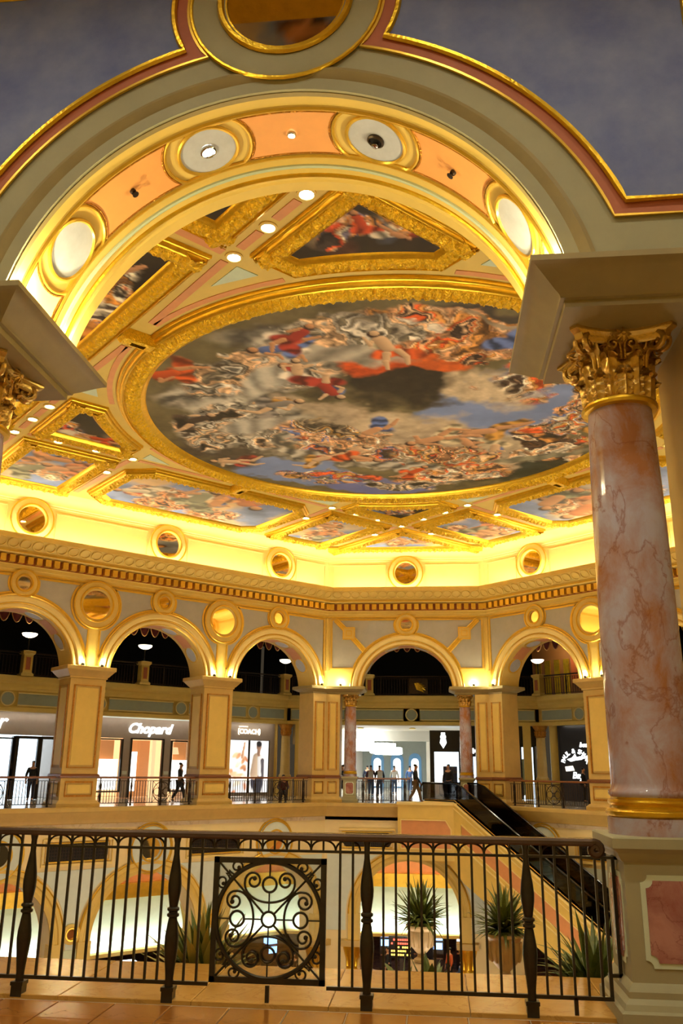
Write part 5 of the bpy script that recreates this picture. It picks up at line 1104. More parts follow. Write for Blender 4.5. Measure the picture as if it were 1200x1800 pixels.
# shop 3: big backlit adverts
S3 = shop('far_left', 8.2, 12.35, 'grey shop with a bracketed name and two large backlit fashion adverts', 'grey_facade', back='shop_white')
def advert(T, x0, x1, z0, z1, cols, seed, nm):
    g = .05; xs = np.arange(x0, x1+g/2, g); zs = np.arange(z0, z1+g/2, g); X, Z = np.meshgrid(xs, zs, indexing='ij'); cv = Canvas(X, Z, (.85, .82, .78), seed); cv.C[:] = np.array((.86, .85, .84))
    cx = (x0+x1)/2
    if nm == 'portrait':
        cv.blob(cx-.1, z0+.5, .5, .5, 0, (.05, .05, .07), .1, .2); cv.cap(cx-.05, z0+.2, cx, z0+1.1, .34, .3, (.04, .04, .05)); cv.cap(cx-.3, z0+1.0, cx-.15, z0+1.9, .32, .3, (.5, .36, .24)); cv.cap(cx+.12, z0+1.05, cx+.1, z0+1.9, .2, .22, (.78, .75, .72))
        cv.cap(cx+.3, z0+.75, cx+.25, z0+1.75, .1, .14, (.1, .09, .1)); cv.cap(cx-.02, z0+2.3, cx-.02, z0+2.05, .13, .1, (.25, .14, .09)); cv.cap(cx-.02, z0+2.5, cx-.02, z0+2.46, .2, .19, (.25, .14, .09)); cv.cap(cx-.04, z0+2.66, cx+.02, z0+2.66, .19, .18, (.02, .018, .02))
    else:
        for i in range(16): r = np.random.default_rng(seed+i); cv.blob(x0+r.uniform(.2, 1)*(x1-x0), z0+r.uniform(0, .75)*(z1-z0), .3, .16, r.uniform(0, 3), [(.62, .30, .14), (.75, .48, .28), (.5, .2, .1), (.8, .66, .5)][i % 4], .5, .5)
        cv.cap(cx+.35, z0+1.9, cx+.5, z0+2.7, .1, .06, (.55, .3, .16))
    nx, nz = X.shape; V = [(X[i, j], -.05, Z[i, j]) for i in range(nx) for j in range(nz)]; Fc = [(i*nz+j, (i+1)*nz+j, (i+1)*nz+j+1, i*nz+j+1) for i in range(nx-1) for j in range(nz-1)]
    me = bpy.data.meshes.new('advert'); me.from_pydata(V, [], Fc); at = me.color_attributes.new('paint', 'FLOAT_COLOR', 'POINT'); at.data.foreach_set('color', np.c_[np.clip(cv.C, 0, 1).reshape(-1, 3), np.ones(nx*nz)].ravel().astype(np.float32)); me.materials.append(MATS['backlit'])
    o = inst(me, 'advert', T); outline(rect(x0, x1, z0, z1), -.05, .035).part('advert_frame', 'black_gloss', o)
m = bpy.data.materials.new('backlit'); m.use_nodes = True; nt = m.node_tree; p_ = nt.nodes['Principled BSDF']; a_ = nt.nodes.new('ShaderNodeAttribute'); a_.attribute_name = 'paint'
nt.links.new(a_.outputs['Color'], p_.inputs['Base Color']); nt.links.new(a_.outputs['Color'], p_.inputs['Emission Color']); p_.inputs['Emission Strength'].default_value = 1.5; MATS['backlit'] = m
MB().box(8.2, 12.35, -.02, .1, 0, 2.96).part('front_wall', 'grey_facade', S3)
advert(S3, 9.1, 10.6, .2, 3.05, None, 11, 'plain'); advert(S3, 10.68, 12.0, .2, 3.05, None, 12, 'portrait')
text('COACH', .37, 'sign_warm', S3, (10.62, -.05, 3.52), 'shop_lettering', 0, bold=.006)
for s in (-1, 1): MB().tube([(10.62+s*.66, -.04, 3.7), (10.62+s*.72, -.04, 3.68), (10.62+s*.74, -.04, 3.52), (10.62+s*.72, -.04, 3.38), (10.62+s*.66, -.04, 3.35)], .02, 5).part('sign_bracket', 'sign_warm', S3)
MB().box(10.62-.7, 10.62-.1, -.05, -.03, 3.78, 3.82).part('sign_bracket', 'sign_warm', S3)
# little columns in the angles of the gallery
def corner_column(s, lab):
    p = wpt('far', s*(HS+GD*K22), GD-.25); T = root('pilaster_column', lab, 'column', (p.x, p.y, 0), group='small columns in the angles of the gallery')
    MB().rings([sq(h, z) for h, z in ((.42, 0), (.42, .8), (.38, .9), (.45, .95), (.45, 1.05), (.3, 1.06))]).part('pedestal', 'cream', T, smooth=20)
    MB().lathe([(.36, 1.05), (.36, 1.15), (.3, 1.22), (.29, 1.3), (.25, 3.35)], 24).part('shaft', 'tan_stone', T); MB().lathe([(.26, 3.35), (.3, 3.38), (.27, 3.42), (.28, 3.7), (.42, 3.95), (.45, 4.0)], 16).part('capital', 'gold_dark', T)
    lf = MB().lathe([(.0, 0), (.06, .05), (.05, .2), (.09, .28), (.0, .26)], 6).mesh('leaf', 'gold_dark')
    for i in range(8): inst(lf, 'leaf', T, (.27*math.cos(i*PI/4), .27*math.sin(i*PI/4), 3.42))
    for x in (-.75, .75): MB().box(x-.22, x+.22, .1, .3, 0, 4.05).part('pilaster', 'cream', T)
corner_column(-1, 'small gold-capped column in the gallery angle beside the adverts'); corner_column(1, 'small gold-capped column in the gallery angle between the two dark shops')
# right side: dark shops
S5 = shop('far_right', -12.0, -6.5, 'black shop with a round glowing white shark emblem', 'black_paint', back='black_paint')
MB().box(-12.0, -6.5, 0, .1, 0, 2.96).part('front_wall', 'black_paint', S5)
S5c = (-10.95, 1.95)
for i, ch in enumerate('PAUL & SHARK'):
    t = math.radians(162-i*13.1); o = text(ch, .36, 'sign_white', S5, (S5c[0]+.83*math.cos(t), -.03, S5c[1]+.0+.78*math.sin(t)-.1), 'shop_lettering', 0, bold=.004); o.rotation_euler = (PI/2, -(t-PI/2), 0)
MB().prism([(-.55, .12), (-.2, .22), (.0, .42), (.08, .24), (.45, .3), (.62, .2), (.4, .1), (.0, .06), (-.3, .0)], -.04, -.01).part('emblem_shark', 'sign_white', S5, (S5c[0], 0, S5c[1]+.12))
MB().prism([(-.7, -.15), (-.2, -.1), (-.1, -.35), (-.65, -.4)], -.04, -.01).part('emblem_wave', 'sign_warm', S5, (S5c[0], 0, S5c[1]))
text('Bay', .5, 'sign_white', S5, (S5c[0]+.1, -.03, S5c[1]-.62), 'shop_lettering', .2, bold=.006); text('boat', .36, 'sign_white', S5, (-10.3, -.03, 2.95), 'shop_lettering', .3, bold=.01)
S6 = shop('far_right', -5.9, 3, 'grey shop at the right edge beyond the big marble column', 'grey_facade', back='shop_warm'); opening(S6, -5, -1, 2.8, 'glass_shop'); opening(S6, -.5, 2.5, 2.8, 'glass_shop')

# ------------------------------------------------------------------ mall corridor seen through the far bay
MC_ = struct('wall_mall', 'white mall passage beyond the far arch', wmat('far') @ Matrix.Translation((0, GD, 0)))
MB().box(-4.9, 3.2, .2, 30, 4.0, 4.05).part('passage_ceiling', 'mall_white', MC_); MB().box(-4.9, 3.2, 8, 8.4, 3.35, 4.0).part('ceiling_step', 'mall_white', MC_)
MB().box(-5.2, -4.9, .2, 30, 0, 4.05).part('passage_wall', 'mall_white', MC_)
MB().box(-5.0, 3.6, 26, 26.2, 0, 4).part('end_wall', 'pale_blue', MC_); MB().box(3.2, 3.5, 3.0, 26, 0, 4.05).part('passage_wall', 'mall_white', MC_); MB().box(.75, 1.05, 12, 26, 0, 4).part('pillar_wall', 'mall_white', MC_)
for x in (-3.6, -1.9, -.35, 1.9):
    w_ = .55
    d = MB().prism([(x-w_, 0), (x+w_, 0), (x+w_, 2.3)]+arc(x, 2.3, w_, 0, PI, 10)[1:]+[(x-w_, 2.3)], 25.8, 26).part('arched_doorway', 'blue_door', MC_); MB().prism([(x-.32, .1), (x+.32, .1), (x+.32, 2.1)]+arc(x, 2.1, .32, 0, PI, 8)[1:]+[(x-.32, 2.1)], 25.7, 25.8).part('lit_pane', 'shop_white', d)
for yy in (3, 9, 15, 21):
    for x in (-3.2, 0): 
        D = root('passage_downlight', 'round downlight in the mall passage ceiling, %s row, %s side' % ({3: 'nearest', 9: 'second', 15: 'third', 21: 'farthest'}[yy], 'left' if x < -1 else 'right'), 'downlight', m=wmat('far') @ Matrix.Translation((x, GD+yy, 3.98)), group='downlights in the mall passage'); inst(dl_ring, 'ring', D); inst(dl_lens, 'lens', D); lamp('downlight_beam', 'SPOT', (0, 0, -.06), 55, (1, .95, .85), D, size=.15, spot=math.radians(140), blend=.8)
for i, (x, yy, rx, z) in enumerate(((-3.3, 7.5, 1.15, 2.95), (-1.9, 10.5, 1.0, 2.75), (-2.6, 15, .9, 2.9))):
    T = root('ring_chandelier', 'glowing white oval chandelier in the mall passage, %s' % ('nearest', 'middle one', 'farthest')[i], 'chandelier', m=wmat('far') @ Matrix.Translation((x, GD+yy, z)), group='oval chandeliers in the passage')
    MB().lathe([(rx*.86, -.25), (rx, -.2), (rx, .2), (rx*.86, .25), (rx*.7, .25), (rx*.7, -.25), (rx*.86, -.25)], 32, caps=False).part('drum', 'chandelier_glow', T); MB().lathe([(rx*.5, .3), (rx*.55, .33), (rx*.55, .5), (rx*.4, .52)], 24).part('upper_drum', 'chandelier_glow', T)
    for q in (-1, 1): MB().tube([(q*rx*.4, 0, .5), (q*rx*.4, 0, 1.05)], .015, 5).part('cable', 'chrome', T)
S7 = root('shopfront', 'black shop with a glowing white crest sign beside the passage', 'shopfront', m=wmat('far') @ Matrix.Translation((0, GD+.3, 0)))
MB().box(1.05, 2.85, 0, .2, 2.55, 3.75).part('sign_band', 'black_paint', S7); MB().box(1.05, 1.3, 0, .2, 0, 2.6).part('jamb', 'black_paint', S7); MB().box(2.7, 2.85, 0, .2, 0, 2.6).part('jamb', 'black_paint', S7); MB().box(1.05, 2.85, 2.5, 2.6, 0, 3.5).part('back_wall', 'shop_cool', S7)
o = MB().box(1.3, 2.7, .08, .1, 0, 2.55).part('pane', 'glass_shop', S7); MB().box(1.32, 1.85, .3, .4, .2, 2.5).part('display', 'shop_white', S7); MB().box(1.8, 2.6, .2, .35, 0, 1.75).part('display_stand', 'cloth_navy', S7)
MB().prism([(-.16, .1), (.16, .1), (.2, -.1), (.0, -.42), (-.2, -.1)], -.06, -.01).part('crest', 'sign_white', S7, (1.83, 0, 3.15)); MB().prism(circ(0, 0, .17, 18), -.06, -.01).part('crest', 'sign_white', S7, (1.83, 0, 3.38)); MB().box(-.12, .12, -.06, -.01, 0, .1).part('crest', 'sign_white', S7, (1.83, 0, 3.53))
S8 = root('shopfront', 'dark shop with short white lettering and a narrow lit window behind the right far column', 'shopfront', m=wmat('far') @ Matrix.Translation((0, GD+.3, 0)))
MB().box(3.1, 7.2, 0, .2, 2.9, 4.0).box(3.1, 6.1, 0, .2, 2.3, 2.9).part('sign_band', 'black_paint', S8); MB().box(5.5, 6.15, 0, .2, 0, 2.95).part('jamb', 'black_paint', S8); MB().box(3.1, 7.2, 2, 2.1, 0, 3).part('back_wall', 'shop_cool', S8); o = opening(S8, 3.5, 5.4, 2.3, 'glass_shop'); o = opening(S8, 6.25, 6.95, 2.85, 'glass_shop'); MB().box(6.3, 6.9, .6, .7, .2, 2.2).part('display', 'chrome', S8); text('MCM', .42, 'sign_white', S8, (3.95, -.03, 2.6), 'shop_lettering', bold=.01); MB().box(3.7, 4.1, .4, .6, .3, 1.9).part('display', 'screen_blue', S8)
S9 = root('shopfront', 'cream passage shopfront left of the far bay', 'shopfront', m=wmat('far') @ Matrix.Translation((0, GD+.3, 0)))
MB().box(-7, -4.9, 0, .2, 2.9, 4.0).part('sign_band', 'mall_white', S9); MB().box(-7, -4.9, 1.5, 1.6, 0, 3).part('back_wall', 'shop_warm', S9); opening(S9, -6.6, -5.2, 2.8, 'glass_shop')
# lamps under the gallery: recessed spots over the walkway
for k, xs in (('far_left', (-7, -3, .5, 4, 7.5, 11)), ('far', (-4, -1.3, 1.3, 4)), ('far_right', (-11, -7.5, -4, -.5, 3))):
    for n_, x in enumerate(xs):
        D = root('walkway_downlight', 'recessed downlight over the far walkway, %s side, %s along' % (NICE[k], ['first', 'second', 'third', 'fourth', 'fifth', 'sixth'][n_]), 'downlight', m=wmat(k) @ Matrix.Translation((x, GD-3.2, 8.88)), group='downlights over the far walkway'); inst(dl_ring, 'ring', D); inst(dl_lens, 'lens', D)
        lamp('downlight_beam', 'SPOT', (0, 0, -.06), GAL_W*2.2, WARM2, D, size=.12, spot=math.radians(110), blend=.7)
# ------------------------------------------------------------------ far gallery railings between the pillars
def far_railing(k, x0, x1, lab, panel=None):
    T = root('gallery_railing', lab, 'railing', m=wmat(k) @ Matrix.Translation((0, .35, 0)), group='iron railings along the far gallery')
    MB().prism([(.04, 1.08), (.05, 1.12), (.03, 1.16), (-.03, 1.16), (-.05, 1.12), (-.04, 1.08)], x0, x1, 'x').part('top_rail', 'wood_rail', T)
    MB().box(x0, x1, -.015, .015, .98, 1.0).box(x0, x1, -.015, .015, .1, .13).part('bar', 'dark_metal', T)
    g = MB(); n = int((x1-x0)/.12)
    for i in range(n):
        x = x0+(i+.5)*(x1-x0)/n
        if panel and abs(x-panel) < .45: continue
        g.box(x-.01, x+.01, -.01, .01, .12, 1.0)
    g.part('balusters', 'dark_metal', T, kind='stuff')
    pm_ = MB().lathe([(.045, 0), (.045, .08), (.03, .1), (.05, .38), (.03, .55), (.045, .58), (.03, .61), (.05, .78), (.02, 1.0), (.03, 1.08)], 8).mesh('post', 'dark_metal')
    for i in range(4): inst(pm_, 'post', T, (x0+.25+(x1-x0-.5)*i/3, 0, 0))
    if panel:
        f = outline(rect(panel-.43, panel+.43, .12, .98), 0, .02).part('scroll_panel', 'dark_metal', T); s_ = MB().torus(.4, .018, (panel, 0, .55)).torus(.06, .012, (panel, 0, .55), n=12)
        for q in range(4): t = q*PI/2; s_.torus(.15, .012, (panel+.22*math.cos(t), 0, .55+.22*math.sin(t)), n=14, m=4)
        for q in (-1, 1): s_.tube([(panel-.42, 0, .55-q*.42), (panel+.42, 0, .55+q*.42)], .01, 4)
        s_.part('scroll', 'dark_metal', f)
    return T
for k, rows in {'far_left': [(-8.9, -3.6, 'iron railing in front of the glass shop doors', -6.0), (-1.95, 2.7, 'iron railing in front of the glowing script sign shop', 1.1), (4.25, 8.9, 'iron railing in front of the backlit adverts', 7.3)],
                'far_right': [(-8.9, -4.25, 'iron railing between the corner pillar and the big marble column', -6.4), (-2.7, 1.95, 'iron railing right of the big marble column', .2), (3.6, 8.9, 'iron railing far along the right gallery', None)]}.items():
    for x0, x1, lab, pn in rows: far_railing(k, x0, x1, lab, pn)
far_railing('far', -2.45, .1, 'iron railing of the far bay between column and escalator landing', None)
# ================================================================== escalator
ED = Vector((S2, -S2, 0)); EN = Vector((S2, S2, 0)); EA = Vector((2.2, 42.0, 0)); TS = math.tan(math.radians(30.2))
EM = Matrix((( S2, S2, 0, EA.x), (-S2, S2, 0, EA.y), (0, 0, 1, 0), (0, 0, 0, 1)))     # local x runs down the escalator, y to its far side
ES = root('escalator', 'escalator with cream and pink clad side and dark glass balustrades going down to the casino', 'escalator', m=EM)
zt = lambda s: .1-TS*max(0, s); LEN = 14.0
cl = [(-1.9, .1), (0, .1), (LEN, zt(LEN)), (LEN, zt(LEN)-1.6), (6.0, -6.0), (3.0, -4.55), (.6, -3.3), (-.3, -2.6), (-1.9, -2.4)]
MB().prism(cl, -.12, .0).part('side_cladding', 'cream', ES)
MB().prism(cl, 1.75, 1.87).part('side_cladding', 'cream', ES)
MB().prism([(-1.9, -.1), (0, -.1), (LEN, zt(LEN)-.5), (LEN, zt(LEN)-.9), (0, -.9), (-1.9, -.9)], 0, 1.75).part('truss', 'escalator_step', ES)
pk = [(.45, -.95), (.62, -.72), (9.4, zt(9.4)-.38), (9.5, zt(9.5)-1.1)]
pk = [(.5, zt(.5)-.62), (9.0, zt(9.0)-.62), (9.0, zt(9.0)-1.32), (.5, zt(.5)-1.32)]
MB().prism(pk, -.14, -.11).part('pink_panel', 'pink_inlay', ES)
outline(pk, -.14, .035).part('panel_moulding', 'cream_light', ES)
for off, r_ in ((.0, .05), (-.22, .03), (-1.55, .04)):
    MB().tube([(-1.9, -.13, .1+off), (0, -.13, .1+off), (LEN, -.13, zt(LEN)+off)], r_, 6).part('side_moulding', 'cream_light', ES)
for y in (.1, 1.65):
    MB().prism([(-2.2, .18), (0, .18), (LEN, zt(LEN)+.08), (LEN, zt(LEN)+.8), (.35, .78), (-.1, .9), (-2.2, .92)], y-.012, y+.012).part('glass_balustrade', 'glass_dark', ES, smooth=0)
    MB().tube([(-2.3, y, .55), (-2.35, y, .75), (-2.2, y, .95), (-.1, y, .95), (.35, y, .83), (LEN, y, zt(LEN)+.86)], .045, 8).part('handrail', 'black_gloss', ES)
    MB().prism([(-2.0, .02), (0, .02), (LEN, zt(LEN)-.08), (LEN, zt(LEN)+.12), (0, .2), (-2.0, .2)], y-.1, y+.1).part('skirt', 'black_gloss', ES)
    MB().tube([(-2.0, y-.11 if y < 1 else y-.11, .21), (0, y-.11, .21), (LEN, y-.11, zt(LEN)+.12)], .02, 6).part('deck_trim', 'brushed_gold', ES)
    MB().tube([(-2.0, y+.11, .21), (0, y+.11, .21), (LEN, y+.11, zt(LEN)+.12)], .02, 6).part('deck_trim', 'brushed_gold', ES)
step_me = MB().box(0, .42, .2, 1.55, -.03, 0).box(0, .02, .2, 1.55, -.24, 0).mesh('step', 'escalator_step', 0)
for i in range(32): inst(step_me, 'step', ES, (.2+i*.4, 0, -.05-TS*(.2+i*.4)))
# landing box that carries the escalator head out from the gallery
LD = root('escalator_landing', 'cream landing box with a pink panel at the head of the escalator', 'landing', (0, 0, 0))
MB().prism([(-.45, 43.3), (3.3, 43.3), (2.4, 41.98), (2.12, 41.9), (-.45, 42.1)], -2.4, .06, 'z').part('landing_body', 'cream', LD, smooth=0)
MB().prism([(-.5, 43.3), (3.4, 43.3), (3.5, 43.1), (2.45, 41.95), (2.15, 41.85), (-.5, 42.04)], .0, .1, 'z').part('landing_cap', 'cream_light', LD)
P_ = [(-.3, -1.9), (2.0, -1.9), (2.0, -1.05), (1.75, -.66), (-.3, -.66)]
for o_ in (MB().prism(P_, -.03, .02).part('pink_panel', 'pink_inlay', LD), outline(P_, -.03, .045).part('panel_moulding', 'cream_light', LD)): o_.location = (0, 42.065, 0); o_.rotation_euler = (0, 0, -.0777)

# ================================================================== the casino floor below
FLW = struct('floor_lower', 'patterned casino floor one storey below'); MB().box(-45, 45, -6, 110, ZL-.3, ZL).part('carpet', 'casino_carpet', FLW, smooth=0)
for k in ('far', 'far_left', 'far_right'):
    Lx = WALLS[k][2]+7.5*K22; R = struct({'far': 'wall_casino_far', 'far_left': 'wall_casino_left', 'far_right': 'wall_casino_right'}[k], 'casino back wall with a glowing white band, %s side' % NICE[k], wmat(k) @ Matrix.Translation((0, 7.5, 0)))
    MB().box(-Lx, Lx, 12, 12.2, ZL, -.8).part('back_wall', 'tan_stone', R)
    MB().box(-Lx, Lx, .0, .3, -6.9, -4.6).part('glow_band', 'pale_green', R); lamp('band_light', 'AREA', (0, -.32, -6.86), 24*2*Lx, (.88, 1, .98), R, (PI-.5, 0, 0), 2*Lx-1, sy=.1);  MB().box(-Lx, Lx, -.5, .4, -7.05, -6.9).part('band_ledge', 'cream', R)
    MB().box(-Lx, Lx, -.25, .3, -4.6, -4.2).box(-Lx, Lx, -.5, .3, -4.2, -3.9).part('band_cornice', 'gold_trim', R); MB().box(-Lx, Lx, -.1, .3, -3.9, -.8).part('upper_band', 'pink_inlay', R)
    for yy in (-5.2, -3.6, -2.0): MB().box(-Lx, Lx, yy-.12, yy+.12, -1.1, -.8).part('ceiling_beam', 'gold_trim', R)
    MB().box(-Lx, Lx, -6.4, 0, -.84, -.8).part('casino_ceiling', 'orange_inlay', R)
    for i in range(5):
        x = (-.8+.4*i)*WALLS[k][2]; lamp('casino_light', 'POINT', (x, -2.8, -1.6), GAL_W*1.6, WARM2, R, size=.3)
for i in range(8):  # unseen ring of lamps added to light the ceiling evenly
    a = i*PI/4+.2; T = root('fill_lamp', '%s floodlight of the ring on the casino floor, counted round from the right' % ['first', 'second', 'third', 'fourth', 'fifth', 'sixth', 'seventh', 'eighth'][i], 'lamp', (5*math.cos(a), CY+5*math.sin(a), ZL), a, 'floodlights under the rotunda')
    MB().lathe([(.25, 0), (.25, .05), (.06, .08), (.06, .3), (.2, .34), (.24, .6), (.22, .6), (.16, .4), (0, .38)], 16).part('housing', 'dark_metal', T); MB().lathe([(0, .56), (.21, .56)], 16, caps=False).part('lens', 'lamp_lens', T)
    lamp('fill_beam', 'SPOT', (0, 0, .66), FILL_W, WARM2, T, (PI, 0, 0), .2, math.radians(84), .6); lamp('fill_spill', 'POINT', (0, 0, .8), FILL_W*.3, WARM2, T, size=.2)  # added fill: beam for the ceiling, all-round spill for the lower walls
# gilded capitals and dark shafts under the lower arches
def low_column(k, x, lab):
    T = root('casino_column', lab, 'column', m=wmat(k) @ Matrix.Translation((x, .1, ZL)) @ Matrix.Diagonal((1, 1, (-6.25-ZL)/2.25, 1)), group='gilded columns under the lower arches')
    MB().lathe([(.36, 0), (.36, .2), (.28, .3), (.27, 1.45)], 18).part('shaft', 'cloth_navy', T); MB().lathe([(.27, 1.45), (.31, 1.48), (.28, 1.52), (.3, 1.8), (.42, 2.15), (.44, 2.25)], 18).part('capital', 'gold', T)
    lf = MB().lathe([(0, 0), (.06, .05), (.05, .25), (.09, .36), (0, .33)], 6).mesh('leaf', 'gold')
    for i in range(8): inst(lf, 'leaf', T, (.28*math.cos(i*PI/4), .28*math.sin(i*PI/4), 1.55))
for x, w in ((-2.65, 'left of the message board'), (2.65, 'between the two urns')): low_column('far', x, 'gilded column under the lower far arch, ' + w)
low_column('far_left', 9.3, 'gilded column under the lower arch seen through the scroll panel'); low_column('far_left', 3.7, 'gilded column between the two lower left arches')
# message board
T = root('message_board', 'black LED message board with red and yellow lines of text', 'sign', (-.52, 47, -6.92))
MB().box(-.62, .62, -.05, .05, -.5, .5).part('panel', 'black_gloss', T); MB().box(-.08, .08, -.02, .04, ZL+6.92, -.5).part('pole', 'dark_metal', T); MB().box(-.4, .4, -.3, .3, ZL+6.92, ZL+7.0).part('base', 'dark_metal', T)
for i, (s_, m_) in enumerate((('MIN 100', 'led_red'), ('MAX 5000', 'led_red'), ('TABLE 12', 'led_yellow'), ('BACCARAT', 'led_yellow'))): pass
for i in range(5):
    r = random.Random(i)
    for j in range(9):
        if r.random() < .82: MB().box(-.5+j*.11, -.42+j*.11, -.07, -.05, .3-i*.17, .38-i*.17).part('led_mark', 'led_red' if i < 2 else 'led_yellow', T)
# slot machines, tables and players
def machine(lab, loc, rz, scr):
    T = root('slot_machine', lab, 'slot machine', loc, rz, 'slot machines on the casino floor')
    MB().prism([(-.35, 0), (.35, 0), (.35, .8), (.2, .95), (.25, 1.7), (-.3, 1.7), (-.35, 1.0)], -.3, .3, 'x').part('cabinet', 'machine_body', T)
    MB().add([(-.24, -.31, 1.05), (.24, -.31, 1.05), (.24, -.36, 1.6), (-.24, -.36, 1.6)], [(0, 1, 2, 3)]).part('screen', scr, T); MB().box(-.26, .26, -.3, .2, 1.72, 2.0).part('topper', scr, T); MB().box(-.25, .25, -.42, -.3, .8, .88).part('deck', 'chrome', T)
def stool(lab, loc, col):
    T = root('casino_chair', lab, 'chair', loc, 0, 'chairs on the casino floor'); MB().lathe([(.24, 0), (.24, .03), (.04, .06), (.04, .5)], 12).part('base', 'chrome', T)
    MB().lathe([(.22, .5), (.24, .53), (.24, .58), (.2, .6)], 14).part('seat', col, T); MB().rings([[(-.2+.4*i/6, .2+.04*math.cos(i-3), z) for i in range(7)] for z in (.6, .8, 1.0)], closed=False).rings([[(-.2+.4*i/6, .25+.04*math.cos(i-3), z) for i in range(7)] for z in (.6, .8, 1.0)], closed=False).part('backrest', col, T)
def seated(name, lab, loc, rz, top, skin='skin', hair='hair_black', grp='players on the casino floor'): return person(name, lab, loc, rz, 'sit', top, 'cloth_black', skin, hair, grp)
# ------------------------------------------------------------------ people
def skinned(name, verts, edges, mname, parent, rootv=0):
    me = bpy.data.meshes.new(name); me.from_pydata([v[:3] for v in verts], edges, []); o = inst(me, name, parent); me.materials.append(MATS[mname])
    md = o.modifiers.new('skin', 'SKIN'); md.use_smooth_shade = True
    sv = me.skin_vertices[0].data if me.skin_vertices else None
    if sv is None:
        bm = bmesh.new(); bm.from_mesh(me); bm.verts.layers.skin.verify(); bm.to_mesh(me); bm.free(); sv = me.skin_vertices[0].data
    for i, v in enumerate(verts):
        r = v[3]; sv[i].radius = (r if not isinstance(r, tuple) else r[0], r if not isinstance(r, tuple) else r[1]); sv[i].use_root = (i == rootv)
    s = o.modifiers.new('smooth', 'SUBSURF'); s.levels = 1; s.render_levels = 1
    return o
def person(name, lab, loc, rz, pose, top, legs, skin='skin', hair='hair_black', grp=None, H=1.72, bag=None):
    T = root(name, lab, 'person', loc, rz, grp); T.scale = (H/1.72,)*3
    st = {'stand': (.0, .0, .0, .0), 'walk': (.24, -.26, .18, -.16), 'sit': (0, 0, 0, 0)}[pose]; zd = 0
    if pose == 'sit':
        hip = .55; L = [[(.1, 0, hip, .1), (.12, -.42, hip+.02, .075), (.12, -.44, .1, .05), (.12, -.56, .04, .045)], [(-.1, 0, hip, .1), (-.12, -.42, hip+.02, .075), (-.12, -.42, .1, .05), (-.12, -.54, .04, .045)]]; zd = -.37
    else:
        L = []
        for s, k in ((1, st[0]), (-1, st[1])):
            kn = (s*.1, -k*.55-(.06 if k < 0 else .03), .5); an = (s*.1, -k*1.0+(.06 if k < 0 else 0), .09 if k >= 0 else .14); L.append([(s*.09, 0, .9, .1), (*kn, .068), (*an, .045), (an[0], an[1]-.13, .04 if k >= 0 else .06, .04)])
    z = lambda v: v+zd
    spine = [(0, 0, z(.92), (.16, .12)), (0, 0, z(1.1), (.14, .1)), (0, 0, z(1.3), (.17, .11)), (0, 0, z(1.43), (.13, .08)), (0, -.005, z(1.5), .055), (0, -.02, z(1.57), (.078, .085)), (0, -.02, z(1.66), (.082, .098)), (0, -.01, z(1.73), .055)]
    V = list(spine); E = [(i, i+1) for i in range(len(spine)-1)]
    nose = len(V); V.append((0, -.125, z(1.605), .014)); E.append((6, nose))
    arms = []
    for s, sw in ((1, st[2]), (-1, st[3])):
        el = (s*.26, sw*.5-.02, z(1.14)); ha = (s*.25, sw*.9-.1, z(.9)) if pose != 'sit' else (s*.2, -.34, z(1.08))
        arms.append([(s*.17, 0, z(1.41), .062), (*el, .046), (*ha, .032), (ha[0], ha[1]-.03, ha[2]-.1 if pose != 'sit' else ha[2], .034)])
    for A_ in arms:
        b = len(V); V += A_; E += [(3, b), (b, b+1), (b+1, b+2), (b+2, b+3)]
        for q in range(4): f = len(V); V.append((A_[3][0]+(q-1.5)*.016, A_[3][1]-.01, A_[3][2]-(.07 if pose != 'sit' else .02), .009)); E.append((b+3, f))
        f = len(V); V.append((A_[2][0]*.86, A_[3][1]-.05, A_[3][2]+.02, .01)); E.append((b+2, f))
    for L_ in L:
        b = len(V); V += L_; E += [(0, b), (b, b+1), (b+1, b+2), (b+2, b+3)]
    skinned('body', V, E, skin, T)
    g = .016; tv = [(x, y, zz, tuple(q+g for q in r) if isinstance(r, tuple) else r+g) for x, y, zz, r in spine[:4]]; te = [(0, 1), (1, 2), (2, 3)]
    for A_ in arms: b = len(tv); tv += [(x, y, zz, r+g) for x, y, zz, r in A_[:3]]; te += [(3, b), (b, b+1), (b+1, b+2)]
    skinned('shirt', tv, te, top, T)
    lv = [(0, 0, z(.95), (.165, .125))]; le = []
    for L_ in L: b = len(lv); lv += [(x, y, zz, r+.02) for x, y, zz, r in L_[:3]]; le += [(0, b), (b, b+1), (b+1, b+2)]
    skinned('trousers', lv, le, legs, T)
    for L_ in L: skinned('shoe', [(L_[2][0], L_[2][1]+.03, L_[2][2]-.04, .05), (L_[3][0], L_[3][1], L_[3][2], .045)], [(0, 1)], 'cloth_black', T)
    skinned('hair', [(0, .02, z(1.64), (.088, .095)), (0, .012, z(1.72), (.09, .1)), (0, .0, z(1.765), .06)], [(0, 1), (1, 2)], hair, T)
    for s in (-1, 1): MB().lathe([(0, -.012), (.012, 0), (0, .012)], 6, (s*.034, -.112, z(1.64)), caps=False).part('eye', 'hair_black', T)
    if bag: MB().box(-.14, .14, .12, .28, z(1.05), z(1.42)).part('backpack', bag, T)
    return T
G1 = 'shoppers on the far gallery'
person('person', 'person in dark clothes standing before the bright glass shop doors', (-17.2, 39.6, 0), .3, 'stand', 'cloth_black', 'cloth_navy', grp=G1)
person('person', 'person in dark clothes walking past the warm display window', (-10.6, 41.0, 0), 1.6, 'walk', 'cloth_black', 'cloth_black', grp=G1)
person('person', 'person in a red top sitting low behind the railing near the adverts', (-6.3, 44.6, -.15), .2, 'sit', 'cloth_maroon', 'cloth_black', grp=G1)
person('person', 'person in black half hidden by the corner pillar', (-3.45, 46.2, 0), -1.4, 'walk', 'cloth_black', 'cloth_black', grp=G1)
